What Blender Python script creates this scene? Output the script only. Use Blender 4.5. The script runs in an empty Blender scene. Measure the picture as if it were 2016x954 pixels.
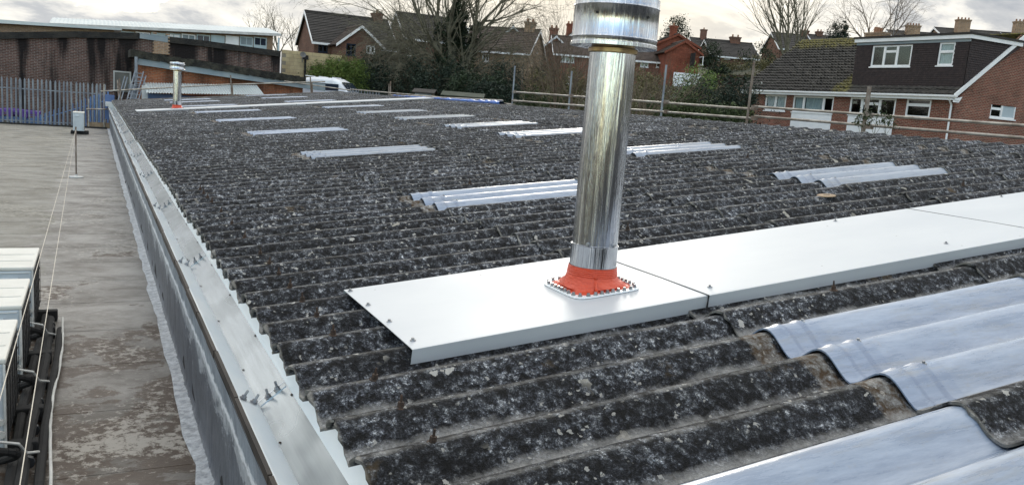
import bpy, math, random
from mathutils import Vector, Matrix
random.seed(7)
R = math.radians
scene = bpy.context.scene
COL = scene.collection

# ------------------------------------------------------------------ camera
CZ = 5.0                                   # camera height above the yard datum
YAW, PITCH, ROLL, FPX = 0.476272, 0.163837, 0.0781672, 1623.5
fw = Vector((math.sin(YAW)*math.cos(PITCH), math.cos(YAW)*math.cos(PITCH), -math.sin(PITCH)))
r_ = Vector((math.cos(YAW), -math.sin(YAW), 0)); u_ = r_.cross(fw)
rt = r_*math.cos(ROLL)+u_*math.sin(ROLL); up = -r_*math.sin(ROLL)+u_*math.cos(ROLL)
CAM = Vector((0, 0, CZ))
cd = bpy.data.cameras.new('camera'); cam = bpy.data.objects.new('camera', cd); COL.objects.link(cam)
M = Matrix((( rt.x, up.x, -fw.x, 0), (rt.y, up.y, -fw.y, 0), (rt.z, up.z, -fw.z, 0), (0, 0, 0, 1)))
cam.matrix_world = Matrix.Translation(CAM) @ M
cd.sensor_width = 36; cd.lens = FPX/2016*36; cd.clip_start = .05; cd.clip_end = 3000
scene.camera = cam
scene.view_settings.view_transform = 'Standard'; scene.view_settings.look = 'None'
scene.view_settings.gamma = 1; scene.view_settings.exposure = 0.55

def ray(px, py): return fw + rt*((px-1008)/FPX) - up*((py-477)/FPX)
def at(px, py, t): return CAM + ray(px, py)*t
def onX(px, py, X): d = ray(px, py); return CAM + d*(X/d.x)
def onY(px, py, Y): d = ray(px, py); return CAM + d*(Y/d.y)
def onZ(px, py, D): d = ray(px, py); return CAM + d*(D/-d.z)

# ------------------------------------------------------------------ world and sun
SUN_EL, SUN_AZ = R(14), 0.52
w = bpy.data.worlds.new('World'); scene.world = w; w.use_nodes = True
nt = w.node_tree; nt.nodes.clear()
def N(nt, t, **k):
    n = nt.nodes.new(t)
    for a, b in k.items():
        if a.startswith('i_'): n.inputs[a[2:].replace('_', ' ')].default_value = b
        else: setattr(n, a, b)
    return n
def ramp(nt, src, pts, interp='LINEAR'):
    n = nt.nodes.new('ShaderNodeValToRGB'); n.color_ramp.interpolation = interp
    e = n.color_ramp.elements
    while len(e) < len(pts): e.new(.5)
    for q, (p, c) in zip(e, pts):
        q.position = p; q.color = (c, c, c, 1) if isinstance(c, (int, float)) else (*c, 1)
    nt.links.new(src, n.inputs[0]); return n.outputs[0]
def mix(nt, fac, a, b, mode='MIX'):
    n = nt.nodes.new('ShaderNodeMix'); n.data_type = 'RGBA'; n.blend_type = mode
    for s, v in ((0, fac), (6, a), (7, b)):
        if hasattr(v, 'is_output'): nt.links.new(v, n.inputs[s])
        else: n.inputs[s].default_value = v if s == 0 else ((v, v, v, 1) if isinstance(v, (int, float)) else (*v, 1))
    return n.outputs[2]
def mth(nt, op, a, b=0., c=0., clamp=False):
    n = nt.nodes.new('ShaderNodeMath'); n.operation = op; n.use_clamp = clamp
    for s, v in ((0, a), (1, b), (2, c)):
        if hasattr(v, 'is_output'): nt.links.new(v, n.inputs[s])
        else: n.inputs[s].default_value = v
    return n.outputs[0]
sky = N(nt, 'ShaderNodeTexSky', sky_type='NISHITA', sun_disc=False)
sky.sun_elevation = SUN_EL; sky.sun_rotation = SUN_AZ; sky.air_density = 1.0; sky.dust_density = .6
tc = N(nt, 'ShaderNodeTexCoord')
sp = N(nt, 'ShaderNodeSeparateXYZ'); nt.links.new(tc.outputs['Generated'], sp.inputs[0])
mpa = N(nt, 'ShaderNodeMapping'); mpa.inputs[3].default_value = (1, 1, 2.6); nt.links.new(tc.outputs['Generated'], mpa.inputs[0])
nz1 = N(nt, 'ShaderNodeTexNoise', i_Scale=2.6, i_Detail=9., i_Roughness=.58, i_Distortion=.25); nt.links.new(mpa.outputs[0], nz1.inputs[0])
mp = N(nt, 'ShaderNodeMapping'); mp.inputs[1].default_value = (3.1, 7.7, 0); nt.links.new(mpa.outputs[0], mp.inputs[0])
nz2 = N(nt, 'ShaderNodeTexNoise', i_Scale=6.0, i_Detail=12., i_Roughness=.6, i_Distortion=.3); nt.links.new(mp.outputs[0], nz2.inputs[0])
sunv = Vector((math.sin(SUN_AZ)*math.cos(SUN_EL), math.cos(SUN_AZ)*math.cos(SUN_EL), math.sin(SUN_EL)))
dt = N(nt, 'ShaderNodeVectorMath', operation='DOT_PRODUCT'); nt.links.new(tc.outputs['Generated'], dt.inputs[0]); dt.inputs[1].default_value = sunv
glow = mth(nt, 'POWER', mth(nt, 'MAXIMUM', dt.outputs['Value'], 0.), 34.)
body = ramp(nt, nz2.outputs[0], [(.36, (3.2, 3.4, 3.7)), (.46, (4.3, 4.4, 4.5)), (.51, (6.2, 6.1, 5.8)), (.58, (7.9, 7.6, 6.9))])
lit = mix(nt, mth(nt, 'MULTIPLY', glow, .8), body, (9.6, 8.5, 6.6))
zen = mth(nt, 'MULTIPLY_ADD', mth(nt, 'MAXIMUM', mth(nt, 'SUBTRACT', sp.outputs[2], .12), 0.), 1.9, 1.)      # cloud cover is brighter towards the zenith
lit = mix(nt, 1., lit, zen, 'MULTIPLY')
away = mth(nt, 'MULTIPLY_ADD', dt.outputs['Value'], .11, -.02)
cover = ramp(nt, mth(nt, 'ADD', nz1.outputs[0], away), [(.41, 0.), (.46, 1.)])
skyc = mix(nt, cover, mix(nt, 1., sky.outputs[0], (2.7, 2.7, 2.7), 'MULTIPLY'), lit)
bg = N(nt, 'ShaderNodeBackground', i_Strength=.1); nt.links.new(skyc, bg.inputs[0])
wo = N(nt, 'ShaderNodeOutputWorld'); nt.links.new(bg.outputs[0], wo.inputs[0])
sl = bpy.data.lights.new('sun', 'SUN'); sl.energy = 1.2; sl.angle = R(14); sl.color = (1, .95, .86)
so = bpy.data.objects.new('sun', sl); COL.objects.link(so); so.rotation_euler = (-sunv).to_track_quat('-Z', 'Y').to_euler()
so.location = (0, 0, 40)

# ------------------------------------------------------------------ materials
MATS = {}
def newmat(name):
    m = bpy.data.materials.new(name); m.use_nodes = True; n = m.node_tree; n.nodes.clear()
    b = n.nodes.new('ShaderNodeBsdfPrincipled'); o = n.nodes.new('ShaderNodeOutputMaterial'); n.links.new(b.outputs[0], o.inputs[0])
    MATS[name] = m; return m, n, b
def setv(n, b, k, v):
    if hasattr(v, 'is_output'): n.links.new(v, b.inputs[k])
    else: b.inputs[k].default_value = (*v, 1) if isinstance(v, tuple) and len(v) == 3 else v
def pos(n, stretch=(1, 1, 1), obj=False):
    if obj:
        t = n.nodes.new('ShaderNodeTexCoord'); src = t.outputs['Object']
    else: src = n.nodes.new('ShaderNodeNewGeometry').outputs['Position']
    mp = n.nodes.new('ShaderNodeMapping'); mp.inputs[3].default_value = stretch; n.links.new(src, mp.inputs[0]); return mp.outputs[0]
def noise(n, vec, scale, detail=4, rough=.6, dist=0.):
    q = N(n, 'ShaderNodeTexNoise', i_Scale=scale, i_Detail=float(detail), i_Roughness=rough, i_Distortion=dist); n.links.new(vec, q.inputs[0]); return q.outputs[0]
def bump(n, b, h, dist, strength=1.):
    q = N(n, 'ShaderNodeBump', i_Distance=dist, i_Strength=strength); n.links.new(h, q.inputs['Height']); n.links.new(q.outputs[0], b.inputs['Normal'])
def simple(name, c1, c2=None, scale=5., rough=.7, metal=0., bmp=0., bscale=None, stretch=(1, 1, 1), lo=.4, hi=.6, spec=None, obj=False):
    m, n, b = newmat(name)
    v = pos(n, stretch, obj)
    h = noise(n, v, scale, 6, .65)
    setv(n, b, 'Base Color', mix(n, ramp(n, h, [(lo, 0.), (hi, 1.)]), c1, c2 or tuple(x*.8 for x in c1)))
    b.inputs['Roughness'].default_value = rough; b.inputs['Metallic'].default_value = metal
    if spec is not None: b.inputs['Specular IOR Level'].default_value = spec
    if bmp: bump(n, b, noise(n, v, bscale or scale*4, 5, .6), bmp)
    return m

PITCHW = .2931; YK = 2.1847                 # corrugation pitch and phase along Y
def asbestos():
    m, n, b = newmat('weathered_cement')
    v = pos(n); s = N(n, 'ShaderNodeSeparateXYZ'); n.links.new(v, s.inputs[0])
    n1 = noise(n, v, 26., 9, .70, .2); n2 = noise(n, v, 85., 5, .75); n3 = noise(n, v, 1.3, 4, .6)
    base = ramp(n, n1, [(.40, .006), (.50, (.028, .030, .036)), (.56, (.085, .092, .104)), (.66, (.27, .28, .29))])
    fine = ramp(n, n2, [(.40, .30), (.54, 1.0), (.66, 2.9)])
    n4 = noise(n, v, 210., 3, .6)
    fine = mix(n, 1., fine, ramp(n, n4, [(.38, .45), (.5, 1.), (.62, 1.9)]), 'MULTIPLY')
    col = mix(n, 1., base, fine, 'MULTIPLY')
    oi = n.nodes.new('ShaderNodeObjectInfo')
    run = ramp(n, noise(n, pos(n, (.35, 5, 1)), 2.2, 6, .65), [(.38, .65), (.62, 1.3)])
    patch = ramp(n, noise(n, v, 4.5, 6, .65), [(.36, .45), (.5, 1.), (.64, 1.45)])
    tone = mth(n, 'MULTIPLY', mth(n, 'MULTIPLY', mth(n, 'MULTIPLY_ADD', oi.outputs['Random'], .6, .7), run), patch)
    col = mix(n, 1., col, tone, 'MULTIPLY')
    ph = mth(n, 'MULTIPLY', mth(n, 'SUBTRACT', s.outputs[1], YK), 2*math.pi/PITCHW)
    cs = mth(n, 'COSINE', ph)
    wob = mth(n, 'MULTIPLY_ADD', noise(n, v, 9., 7, .75), 1.3, -.65)
    big = mth(n, 'MULTIPLY_ADD', n3, 1.6, -.8)
    val = mth(n, 'SUBTRACT', mth(n, 'ADD', mth(n, 'MULTIPLY', cs, -1.), mth(n, 'ADD', wob, big)), .62)
    val = ramp(n, val, [(.0, 0.), (.45, 1.)])
    col = mix(n, mth(n, 'MULTIPLY', val, .8), col, mix(n, n2, (.16, .16, .155), (.58, .575, .555)))
    cr = mth(n, 'SUBTRACT', mth(n, 'ADD', cs, mth(n, 'MULTIPLY', wob, .28)), .955)
    cr = ramp(n, cr, [(.0, 0.), (.12, 1.)])
    col = mix(n, mth(n, 'MULTIPLY', cr, .72), col, mix(n, n2, (.16, .16, .155), (.46, .46, .44)))
    # pale lichen spots and smears
    for sc, th, c, ms in ((11., .17, (.50, .49, .46), .55), (26., .20, (.42, .41, .38), .52), (4.2, .11, (.40, .38, .33), .5)):
        vo = N(n, 'ShaderNodeTexVoronoi', i_Scale=sc, i_Randomness=1.); 
        vv = mix(n, .035, v, n.nodes[-1].outputs[0] if False else v)
        wn = N(n, 'ShaderNodeTexNoise', i_Scale=sc*2.2, i_Detail=5.); n.links.new(v, wn.inputs[0])
        sv = N(n, 'ShaderNodeVectorMath', operation='MULTIPLY_ADD'); n.links.new(wn.outputs['Color'], sv.inputs[0]); sv.inputs[1].default_value = (.9/sc,)*3; n.links.new(v, sv.inputs[2])
        n.links.new(sv.outputs[0], vo.inputs[0])
        spot = mth(n, 'LESS_THAN', vo.outputs['Distance'], th)
        mask = ramp(n, noise(n, v, sc*.35, 3, .5), [(ms, 0.), (ms+.05, 1.)])
        col = mix(n, mth(n, 'MULTIPLY', mth(n, 'MULTIPLY', spot, mask), .85), col, c)
    sm_ = None
    for xr_ in (2.50, 4.19, 5.86, 7.50, 9.1):
        q = ramp(n, mth(n, 'ADD', mth(n, 'MULTIPLY', mth(n, 'ABSOLUTE', mth(n, 'SUBTRACT', s.outputs[0], xr_-.06)), -6.), noise(n, v, 12., 6, .7)), [(.10, 0.), (.22, 1.)])
        sm_ = q if sm_ is None else mth(n, 'MAXIMUM', sm_, q)
    ymk = ramp(n, mth(n, 'COSINE', mth(n, 'MULTIPLY', mth(n, 'SUBTRACT', s.outputs[1], YK), 2*math.pi/(15*PITCHW))), [(.80, 0.), (.84, 1.)])
    col = mix(n, mth(n, 'MULTIPLY', mth(n, 'MULTIPLY', sm_, ymk), .42), col, mix(n, ramp(n, n1, [(.42, 0.), (.58, 1.)]), (.16, .10, .05), (.44, .42, .38)))
    so_ = N(n, 'ShaderNodeSeparateXYZ'); n.links.new(pos(n, obj=True), so_.inputs[0])
    lip_ = ramp(n, mth(n, 'ADD', so_.outputs[0], mth(n, 'MULTIPLY', noise(n, v, 30., 4, .6), .02)), [(.010, 1.), (.018, 0.)])
    col = mix(n, mth(n, 'MULTIPLY', lip_, .6), col, (.30, .29, .26))
    och = ramp(n, noise(n, v, 3.1, 5, .6), [(.66, 0.), (.72, 1.)])
    col = mix(n, mth(n, 'MULTIPLY', och, .35), col, (.19, .13, .06))
    setv(n, b, 'Base Color', col); b.inputs['Roughness'].default_value = .88; b.inputs['Specular IOR Level'].default_value = .3
    h = mth(n, 'ADD', mth(n, 'MULTIPLY', n1, 1.5), n2)
    bump(n, b, h, .014, 1.)
    return m
asbestos()
def grp():
    m, n, b = newmat('rooflight_plastic')
    v = pos(n, (.7, 6, 6)); v2 = pos(n)
    a = noise(n, v, 3., 6, .7); a2 = noise(n, v2, 30., 5, .7)
    col = mix(n, ramp(n, a, [(.35, 0.), (.65, 1.)]), (.15, .195, .27), (.28, .33, .41))
    col = mix(n, mth(n, 'MULTIPLY', ramp(n, a2, [(.60, 0.), (.7, 1.)]), .35), col, (.22, .22, .21))
    so_ = N(n, 'ShaderNodeSeparateXYZ'); n.links.new(pos(n, obj=True), so_.inputs[0])
    lap = ramp(n, mth(n, 'ADD', so_.outputs[0], mth(n, 'MULTIPLY', noise(n, v2, 5., 5, .6), .10)), [(.0, (.86, .9, .95)), (.30, (.86, .9, .95)), (.31, (1., 1., 1.))])
    col = mix(n, 1., col, lap, 'MULTIPLY')
    dl = ramp(n, mth(n, 'MINIMUM', mth(n, 'ABSOLUTE', mth(n, 'SUBTRACT', so_.outputs[0], .085)), mth(n, 'ABSOLUTE', mth(n, 'SUBTRACT', so_.outputs[0], .175))), [(.008, 1.), (.016, 0.)])
    col = mix(n, mth(n, 'MULTIPLY', dl, .55), col, (.10, .14, .22))
    grime = ramp(n, noise(n, pos(n, (1.2, 8, 8)), 1.6, 7, .75), [(.52, 0.), (.66, 1.)])
    col = mix(n, mth(n, 'MULTIPLY', grime, .45), col, (.20, .20, .19))
    oi = n.nodes.new('ShaderNodeObjectInfo'); col = mix(n, 1., col, ramp(n, oi.outputs['Random'], [(.0, (.78, .76, .70)), (.5, (1., 1., 1.)), (1., (1.08, 1.08, 1.1))]), 'MULTIPLY')
    setv(n, b, 'Base Color', col); setv(n, b, 'Roughness', ramp(n, a, [(.3, .20), (.7, .42)]))
    b.inputs['Specular IOR Level'].default_value = .65
    bump(n, b, noise(n, pos(n, (1, 3, 3)), 10., 4, .6), .004, .6)
grp()
def brick(name, c1, c2, mortar, scale=1., stain=0., mort=.012, bw=.225, rh=.075):
    m, n, b = newmat(name)
    v = pos(n); s = N(n, 'ShaderNodeSeparateXYZ'); n.links.new(v, s.inputs[0])
    c = N(n, 'ShaderNodeCombineXYZ'); n.links.new(mth(n, 'ADD', s.outputs[0], s.outputs[1]), c.inputs[0]); n.links.new(s.outputs[2], c.inputs[1])
    t = N(n, 'ShaderNodeTexBrick', i_Scale=scale, i_Mortar_Size=mort, i_Brick_Width=bw, i_Row_Height=rh, i_Mortar_Smooth=.1, i_Bias=0.)
    t.inputs['Color1'].default_value = (*c1, 1); t.inputs['Color2'].default_value = (*c2, 1); t.inputs['Mortar'].default_value = (*mortar, 1)
    n.links.new(c.outputs[0], t.inputs[0])
    col = mix(n, .5, t.outputs[0], ramp(n, noise(n, v, .9, 6, .65), [(.3, .55), (.7, 1.5)]), 'MULTIPLY')
    col = mix(n, .35, col, ramp(n, noise(n, v, 9., 3, .6), [(.3, .4), (.7, 1.7)]), 'MULTIPLY')
    if stain:
        st = noise(n, pos(n, (1, 1, .12)), 1.1, 6, .6)
        if name == 'dark_brick': st = mth(n, 'ADD', st, mth(n, 'MULTIPLY', mth(n, 'MAXIMUM', mth(n, 'SUBTRACT', s.outputs[2], CZ+.4), 0.), .035))
        col = mix(n, mth(n, 'MULTIPLY', ramp(n, st, [(.46, 0.), (.58, 1.)]), stain), col, (.006, .006, .007))
    setv(n, b, 'Base Color', col); b.inputs['Roughness'].default_value = .9; b.inputs['Specular IOR Level'].default_value = .25
    bump(n, b, t.outputs['Fac'], -.008)
brick('dark_brick', (.125, .060, .046), (.075, .040, .034), (.19, .17, .155), stain=.93, mort=.012)
brick('orange_brick', (.36, .115, .05), (.24, .075, .038), (.28, .18, .12), stain=.5, mort=.012)
brick('red_brick', (.20, .052, .034), (.115, .034, .026), (.27, .20, .15), mort=.013)
brick('brown_brick', (.17, .075, .048), (.10, .048, .036), (.16, .12, .095))
brick('scarlet_brick', (.23, .066, .038), (.18, .052, .032), (.18, .10, .07), mort=.006)
brick('tan_brick', (.30, .19, .11), (.24, .15, .09), (.28, .24, .2))
simple('sand_block', (.45, .37, .22), (.36, .29, .17), 2., .9, bmp=.006, obj=False)
simple('mortar', (.25, .22, .17), None, 6., .95)
simple('black_coping', (.012, .012, .012), (.03, .028, .024), 3., .9, bmp=.05)
simple('moss_black', (.010, .010, .009), (.045, .043, .032), 2.5, .95, bmp=.08, bscale=7)
simple('pale_fascia', (.17, .22, .25), (.24, .28, .30), .8, .6)
simple('white_paint', (.78, .79, .80), (.72, .73, .74), 2., .45)
simple('white_panel', (.82, .83, .85), (.74, .76, .78), .8, .4)
simple('off_white', (.55, .56, .55), (.42, .43, .42), 1.5, .6)
simple('grey_door', (.17, .17, .155), (.13, .13, .12), 1.5, .7)
simple('dark_tile', (.016, .014, .013), (.030, .026, .023), 5., .8, bmp=.02)
simple('brown_tile', (.040, .028, .023), (.07, .048, .038), 3., .85, bmp=.02)
def mosstile():
    m, n, b = newmat('mossy_tile'); v = pos(n)
    col = mix(n, ramp(n, noise(n, v, 4., 7, .7), [(.35, 0.), (.65, 1.)]), (.010, .009, .008), (.062, .057, .050))
    s = N(n, 'ShaderNodeSeparateXYZ'); n.links.new(v, s.inputs[0])
    up_ = ramp(n, mth(n, 'ADD', mth(n, 'MULTIPLY', mth(n, 'SUBTRACT', s.outputs[2], CZ+4.95), .8), mth(n, 'MULTIPLY', noise(n, v, 2., 5, .6), .8)), [(.3, 0.), (.5, 1.)])
    d2 = mth(n, 'ABSOLUTE', mth(n, 'SUBTRACT', s.outputs[1], mth(n, 'MULTIPLY_ADD', s.outputs[2], -.3, 34.6)))
    lo_ = ramp(n, mth(n, 'SUBTRACT', mth(n, 'MULTIPLY', noise(n, v, 1.6, 6, .7), 2.2), d2), [(.45, 0.), (.85, 1.)])
    col = mix(n, mth(n, 'MULTIPLY', mth(n, 'MULTIPLY', mth(n, 'MAXIMUM', up_, lo_), ramp(n, noise(n, v, 7., 5, .7), [(.4, .1), (.6, 1.)])), .8), col, mix(n, noise(n, v, 14., 3), (.09, .085, .015), (.27, .23, .045)))
    col = mix(n, mth(n, 'MULTIPLY', ramp(n, noise(n, v, 6.5, 4, .6), [(.66, 0.), (.7, 1.)]), .6), col, (.22, .21, .19))
    setv(n, b, 'Base Color', col); b.inputs['Roughness'].default_value = .92; bump(n, b, noise(n, v, 25., 4), .01)
mosstile()
simple('steel_tube', (.40, .38, .34), (.22, .19, .16), 3., .5, metal=.55, stretch=(1, 1, 1))
simple('rusty_steel', (.14, .10, .075), (.24, .21, .18), 5., .7, metal=.2)
simple('galvanised_fence', (.25, .28, .31), (.16, .18, .21), 2., .55, metal=.25)
simple('blue_fence_paint', (.14, .26, .52), (.10, .19, .40), 2., .6)
simple('purple_plastic', (.13, .06, .36), (.09, .04, .26), 2., .5)
simple('blue_plastic', (.09, .16, .34), (.06, .11, .25), 2., .5)
simple('blue_tarp', (.015, .07, .30), (.03, .14, .48), 1.5, .45, bmp=.05, bscale=3)
simple('blue_wall', (.05, .09, .18), (.035, .06, .12), 2., .6)
simple('timber', (.30, .22, .14), (.20, .14, .09), 6., .85)
simple('shed_wood', (.10, .085, .065), (.16, .13, .10), 4., .9)
simple('black_plastic', (.010, .010, .010), (.016, .016, .016), 8., .85)
simple('ac_sunlit_top', (.60, .595, .55), (.53, .525, .48), 3., .4)  # unit tops: sunlight put into the colour
simple('ac_shaded_side', (.48, .53, .56), (.42, .47, .50), 3., .4)  # unit sides: bluish shade put into the colour of the same casing
simple('fin_black', (.018, .02, .022), (.03, .032, .035), 12., .5)
simple('pipe_white', (.6, .6, .57), None, 8., .5)
simple('soil', (.022, .028, .012), (.045, .042, .022), .35, .95, bmp=.1, bscale=3)
simple('bark', (.075, .07, .05), (.16, .15, .105), 3., .95)
simple('twig_brown', (.085, .062, .042), (.13, .10, .07), 2., .95)
simple('curtain', (.78, .80, .78), (.60, .63, .60), 7., .9, stretch=(4, 4, .5))
simple('chimney_pot', (.28, .14, .08), None, 4., .9)
simple('rust', (.025, .016, .011), (.055, .032, .02), 40., .9, bmp=.004)
simple('dark_void', (.015, .015, .016), None, 2., .95)
simple('brown_lip', (.016, .012, .010), (.045, .034, .027), 6., .6, stretch=(1, .4, 1))
simple('dark_line', (.01, .01, .01), None, 4., .8)
simple('screw_metal', (.36, .37, .38), (.22, .22, .23), 40., .35, metal=.7)
simple('rubber_black', (.02, .02, .02), None, 20., .7)
simple('van_white', (.75, .77, .80), (.66, .68, .72), 2., .3)
simple('wire_cord', (.55, .50, .42), None, 9., .7)
simple('dark_glass', (.02, .03, .05), None, 1., .06, spec=.8)
simple('hanging_tile', (.016, .010, .011), (.030, .018, .018), 6., .75, bmp=.01)
simple('dish_grey', (.12, .12, .12), None, 5., .6)
simple('pale_metal_roof', (.50, .55, .56), (.42, .47, .48), .5, .4, metal=.2)
simple('blue_grey_panel', (.42, .52, .56), (.34, .43, .47), .6, .4)
simple('green_felt', (.03, .038, .026), (.05, .058, .042), 3., .9)
simple('hedge_brown', (.06, .03, .022), (.035, .02, .016), 3., .95)
def leafmat(name, c1, c2):
    m, n, b = newmat(name); v = pos(n)
    oi = n.nodes.new('ShaderNodeNewGeometry')
    col = mix(n, ramp(n, noise(n, v, 1.6, 4, .6), [(.38, 0.), (.62, 1.)]), c1, c2)
    col = mix(n, .7, col, mix(n, oi.outputs['Random Per Island'], .45, 1.6), 'MULTIPLY')
    setv(n, b, 'Base Color', col); b.inputs['Roughness'].default_value = .7; b.inputs['Specular IOR Level'].default_value = .3
leafmat('conifer_leaf', (.065, .105, .022), (.12, .165, .035))
leafmat('ivy_leaf', (.012, .022, .012), (.028, .045, .02))
leafmat('dark_leaf', (.010, .019, .013), (.02, .034, .02))
leafmat('shrub_leaf', (.022, .036, .012), (.05, .068, .022))
leafmat('bright_leaf', (.08, .13, .03), (.13, .18, .05))
leafmat('olive_leaf', (.08, .075, .03), (.12, .11, .05))
leafmat('grass_blade', (.10, .10, .04), (.16, .15, .07))
def glass():
    m, n, b = newmat('window_glass'); n.nodes.clear()
    g = N(n, 'ShaderNodeBsdfGlossy', i_Roughness=.04); t = N(n, 'ShaderNodeBsdfTransparent'); t.inputs[0].default_value = (.75, .8, .82, 1)
    f = N(n, 'ShaderNodeLayerWeight', i_Blend=.5); x = N(n, 'ShaderNodeMixShader'); o = N(n, 'ShaderNodeOutputMaterial')
    ge = n.nodes.new('ShaderNodeNewGeometry'); fr = mth(n, 'MULTIPLY_ADD', mth(n, 'POWER', f.outputs['Facing'], 4.), .8, .07)
    n.links.new(mth(n, 'MULTIPLY', fr, mth(n, 'SUBTRACT', 1., ge.outputs['Backfacing'])), x.inputs[0]); n.links.new(t.outputs[0], x.inputs[1]); n.links.new(g.outputs[0], x.inputs[2]); n.links.new(x.outputs[0], o.inputs[0])
glass()
def flashing():
    m, n, b = newmat('flashing_metal'); v = pos(n)
    a = noise(n, v, 160., 3, .6); c = noise(n, pos(n, (.6, 1.4, 1)), 1.7, 6, .6); d = noise(n, v, 5., 8, .75)
    col = mix(n, ramp(n, c, [(.3, 0.), (.7, 1.)]), (.43, .455, .48), (.50, .52, .535))
    col = mix(n, mth(n, 'MULTIPLY', ramp(n, d, [(.62, 0.), (.75, 1.)]), .3), col, (.42, .41, .38))
    vo = N(n, 'ShaderNodeTexVoronoi', i_Scale=6.); n.links.new(v, vo.inputs[0])
    col = mix(n, mth(n, 'MULTIPLY', mth(n, 'LESS_THAN', vo.outputs['Distance'], .035), .8), col, (.12, .11, .1))
    setv(n, b, 'Base Color', col); b.inputs['Metallic'].default_value = .1; setv(n, b, 'Roughness', ramp(n, c, [(.3, .52), (.7, .66)])); b.inputs['Specular IOR Level'].default_value = .35
    bump(n, b, mth(n, 'ADD', mth(n, 'MULTIPLY', a, .10), noise(n, v, 1.2, 2, .5)), .004, .7)
flashing()
def galv():
    m, n, b = newmat('galvanised_gutter'); v = pos(n, (1, 1, 1)); vs = pos(n, (12, .5, 12)); v2 = pos(n, (3, 1.4, 3))
    a = noise(n, vs, 4., 5, .6); c = noise(n, v2, .8, 3, .5)
    s = N(n, 'ShaderNodeSeparateXYZ'); n.links.new(pos(n), s.inputs[0])
    sole = ramp(n, s.outputs[0], [(.0, 0.), (.5, 0.), (1., 1.)]) if False else None
    col = mix(n, ramp(n, c, [(.35, 0.), (.62, 1.)]), (.25, .28, .295), (.56, .61, .64))  # soft light and dark cloud reflections put into the colour
    col = mix(n, .25, col, ramp(n, a, [(.3, .5), (.7, 1.2)]), 'MULTIPLY')
    setv(n, b, 'Base Color', col); b.inputs['Metallic'].default_value = .7; setv(n, b, 'Roughness', ramp(n, c, [(.35, .34), (.65, .20)]))
    bump(n, b, noise(n, v2, 1.2, 2, .4), .006, .4)
    m, n, b = newmat('bright_zinc'); v = pos(n, (2, .7, 2)); c = noise(n, v, 2.4, 5, .6)
    setv(n, b, 'Base Color', mix(n, ramp(n, c, [(.35, 0.), (.65, 1.)]), (.82, .88, .92), (.93, .96, .97))); b.inputs['Metallic'].default_value = .45
    b.inputs['Roughness'].default_value = .42; bump(n, b, noise(n, v, 1.5, 2, .4), .008, .4)
galv()
def flue_metal():
    m, n, b = newmat('polished_steel')
    t = n.nodes.new('ShaderNodeTexCoord')
    mp = n.nodes.new('ShaderNodeMapping'); mp.inputs[3].default_value = (26, 26, .7); n.links.new(t.outputs['Object'], mp.inputs[0])
    a = noise(n, mp.outputs[0], 1.1, 5, .62, .2)
    mp2 = n.nodes.new('ShaderNodeMapping'); mp2.inputs[3].default_value = (60, 60, 2.0); n.links.new(t.outputs['Object'], mp2.inputs[0])
    a2 = noise(n, mp2.outputs[0], 1.3, 4, .6)
    mp3 = n.nodes.new('ShaderNodeMapping'); mp3.inputs[3].default_value = (7, 7, .45); n.links.new(t.outputs['Object'], mp3.inputs[0])
    a3 = noise(n, mp3.outputs[0], 1.4, 3, .5)
    col = mix(n, ramp(n, a3, [(.35, 0.), (.65, 1.)]), (.36, .375, .40), (.63, .65, .68))
    col = mix(n, mth(n, 'MULTIPLY', ramp(n, a2, [(.55, 0.), (.62, 1.)]), .55), col, (.88, .88, .87))  # long pale and dark reflection streaks put into the steel colour
    setv(n, b, 'Base Color', col); b.inputs['Metallic'].default_value = 1.; setv(n, b, 'Roughness', ramp(n, a2, [(.35, .07), (.7, .24)]))
    bump(n, b, mth(n, 'ADD', mth(n, 'MULTIPLY', a, 1.), mth(n, 'MULTIPLY', a3, .8)), .018, .6)
    m, n, b = newmat('red_silicone'); v = pos(n)
    setv(n, b, 'Base Color', mix(n, noise(n, v, 9., 4), (.48, .045, .016), (.60, .075, .028))); b.inputs['Roughness'].default_value = .42
    bump(n, b, noise(n, pos(n, (1, 1, 2.5)), 11., 4, .5), .03, .9)
    m, n, b = newmat('heat_tinted_steel')
    setv(n, b, 'Base Color', mix(n, noise(n, v if False else pos(n), 12., 3), (.42, .30, .12), (.16, .12, .09))); b.inputs['Metallic'].default_value = 1.; b.inputs['Roughness'].default_value = .3
flue_metal()
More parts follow.
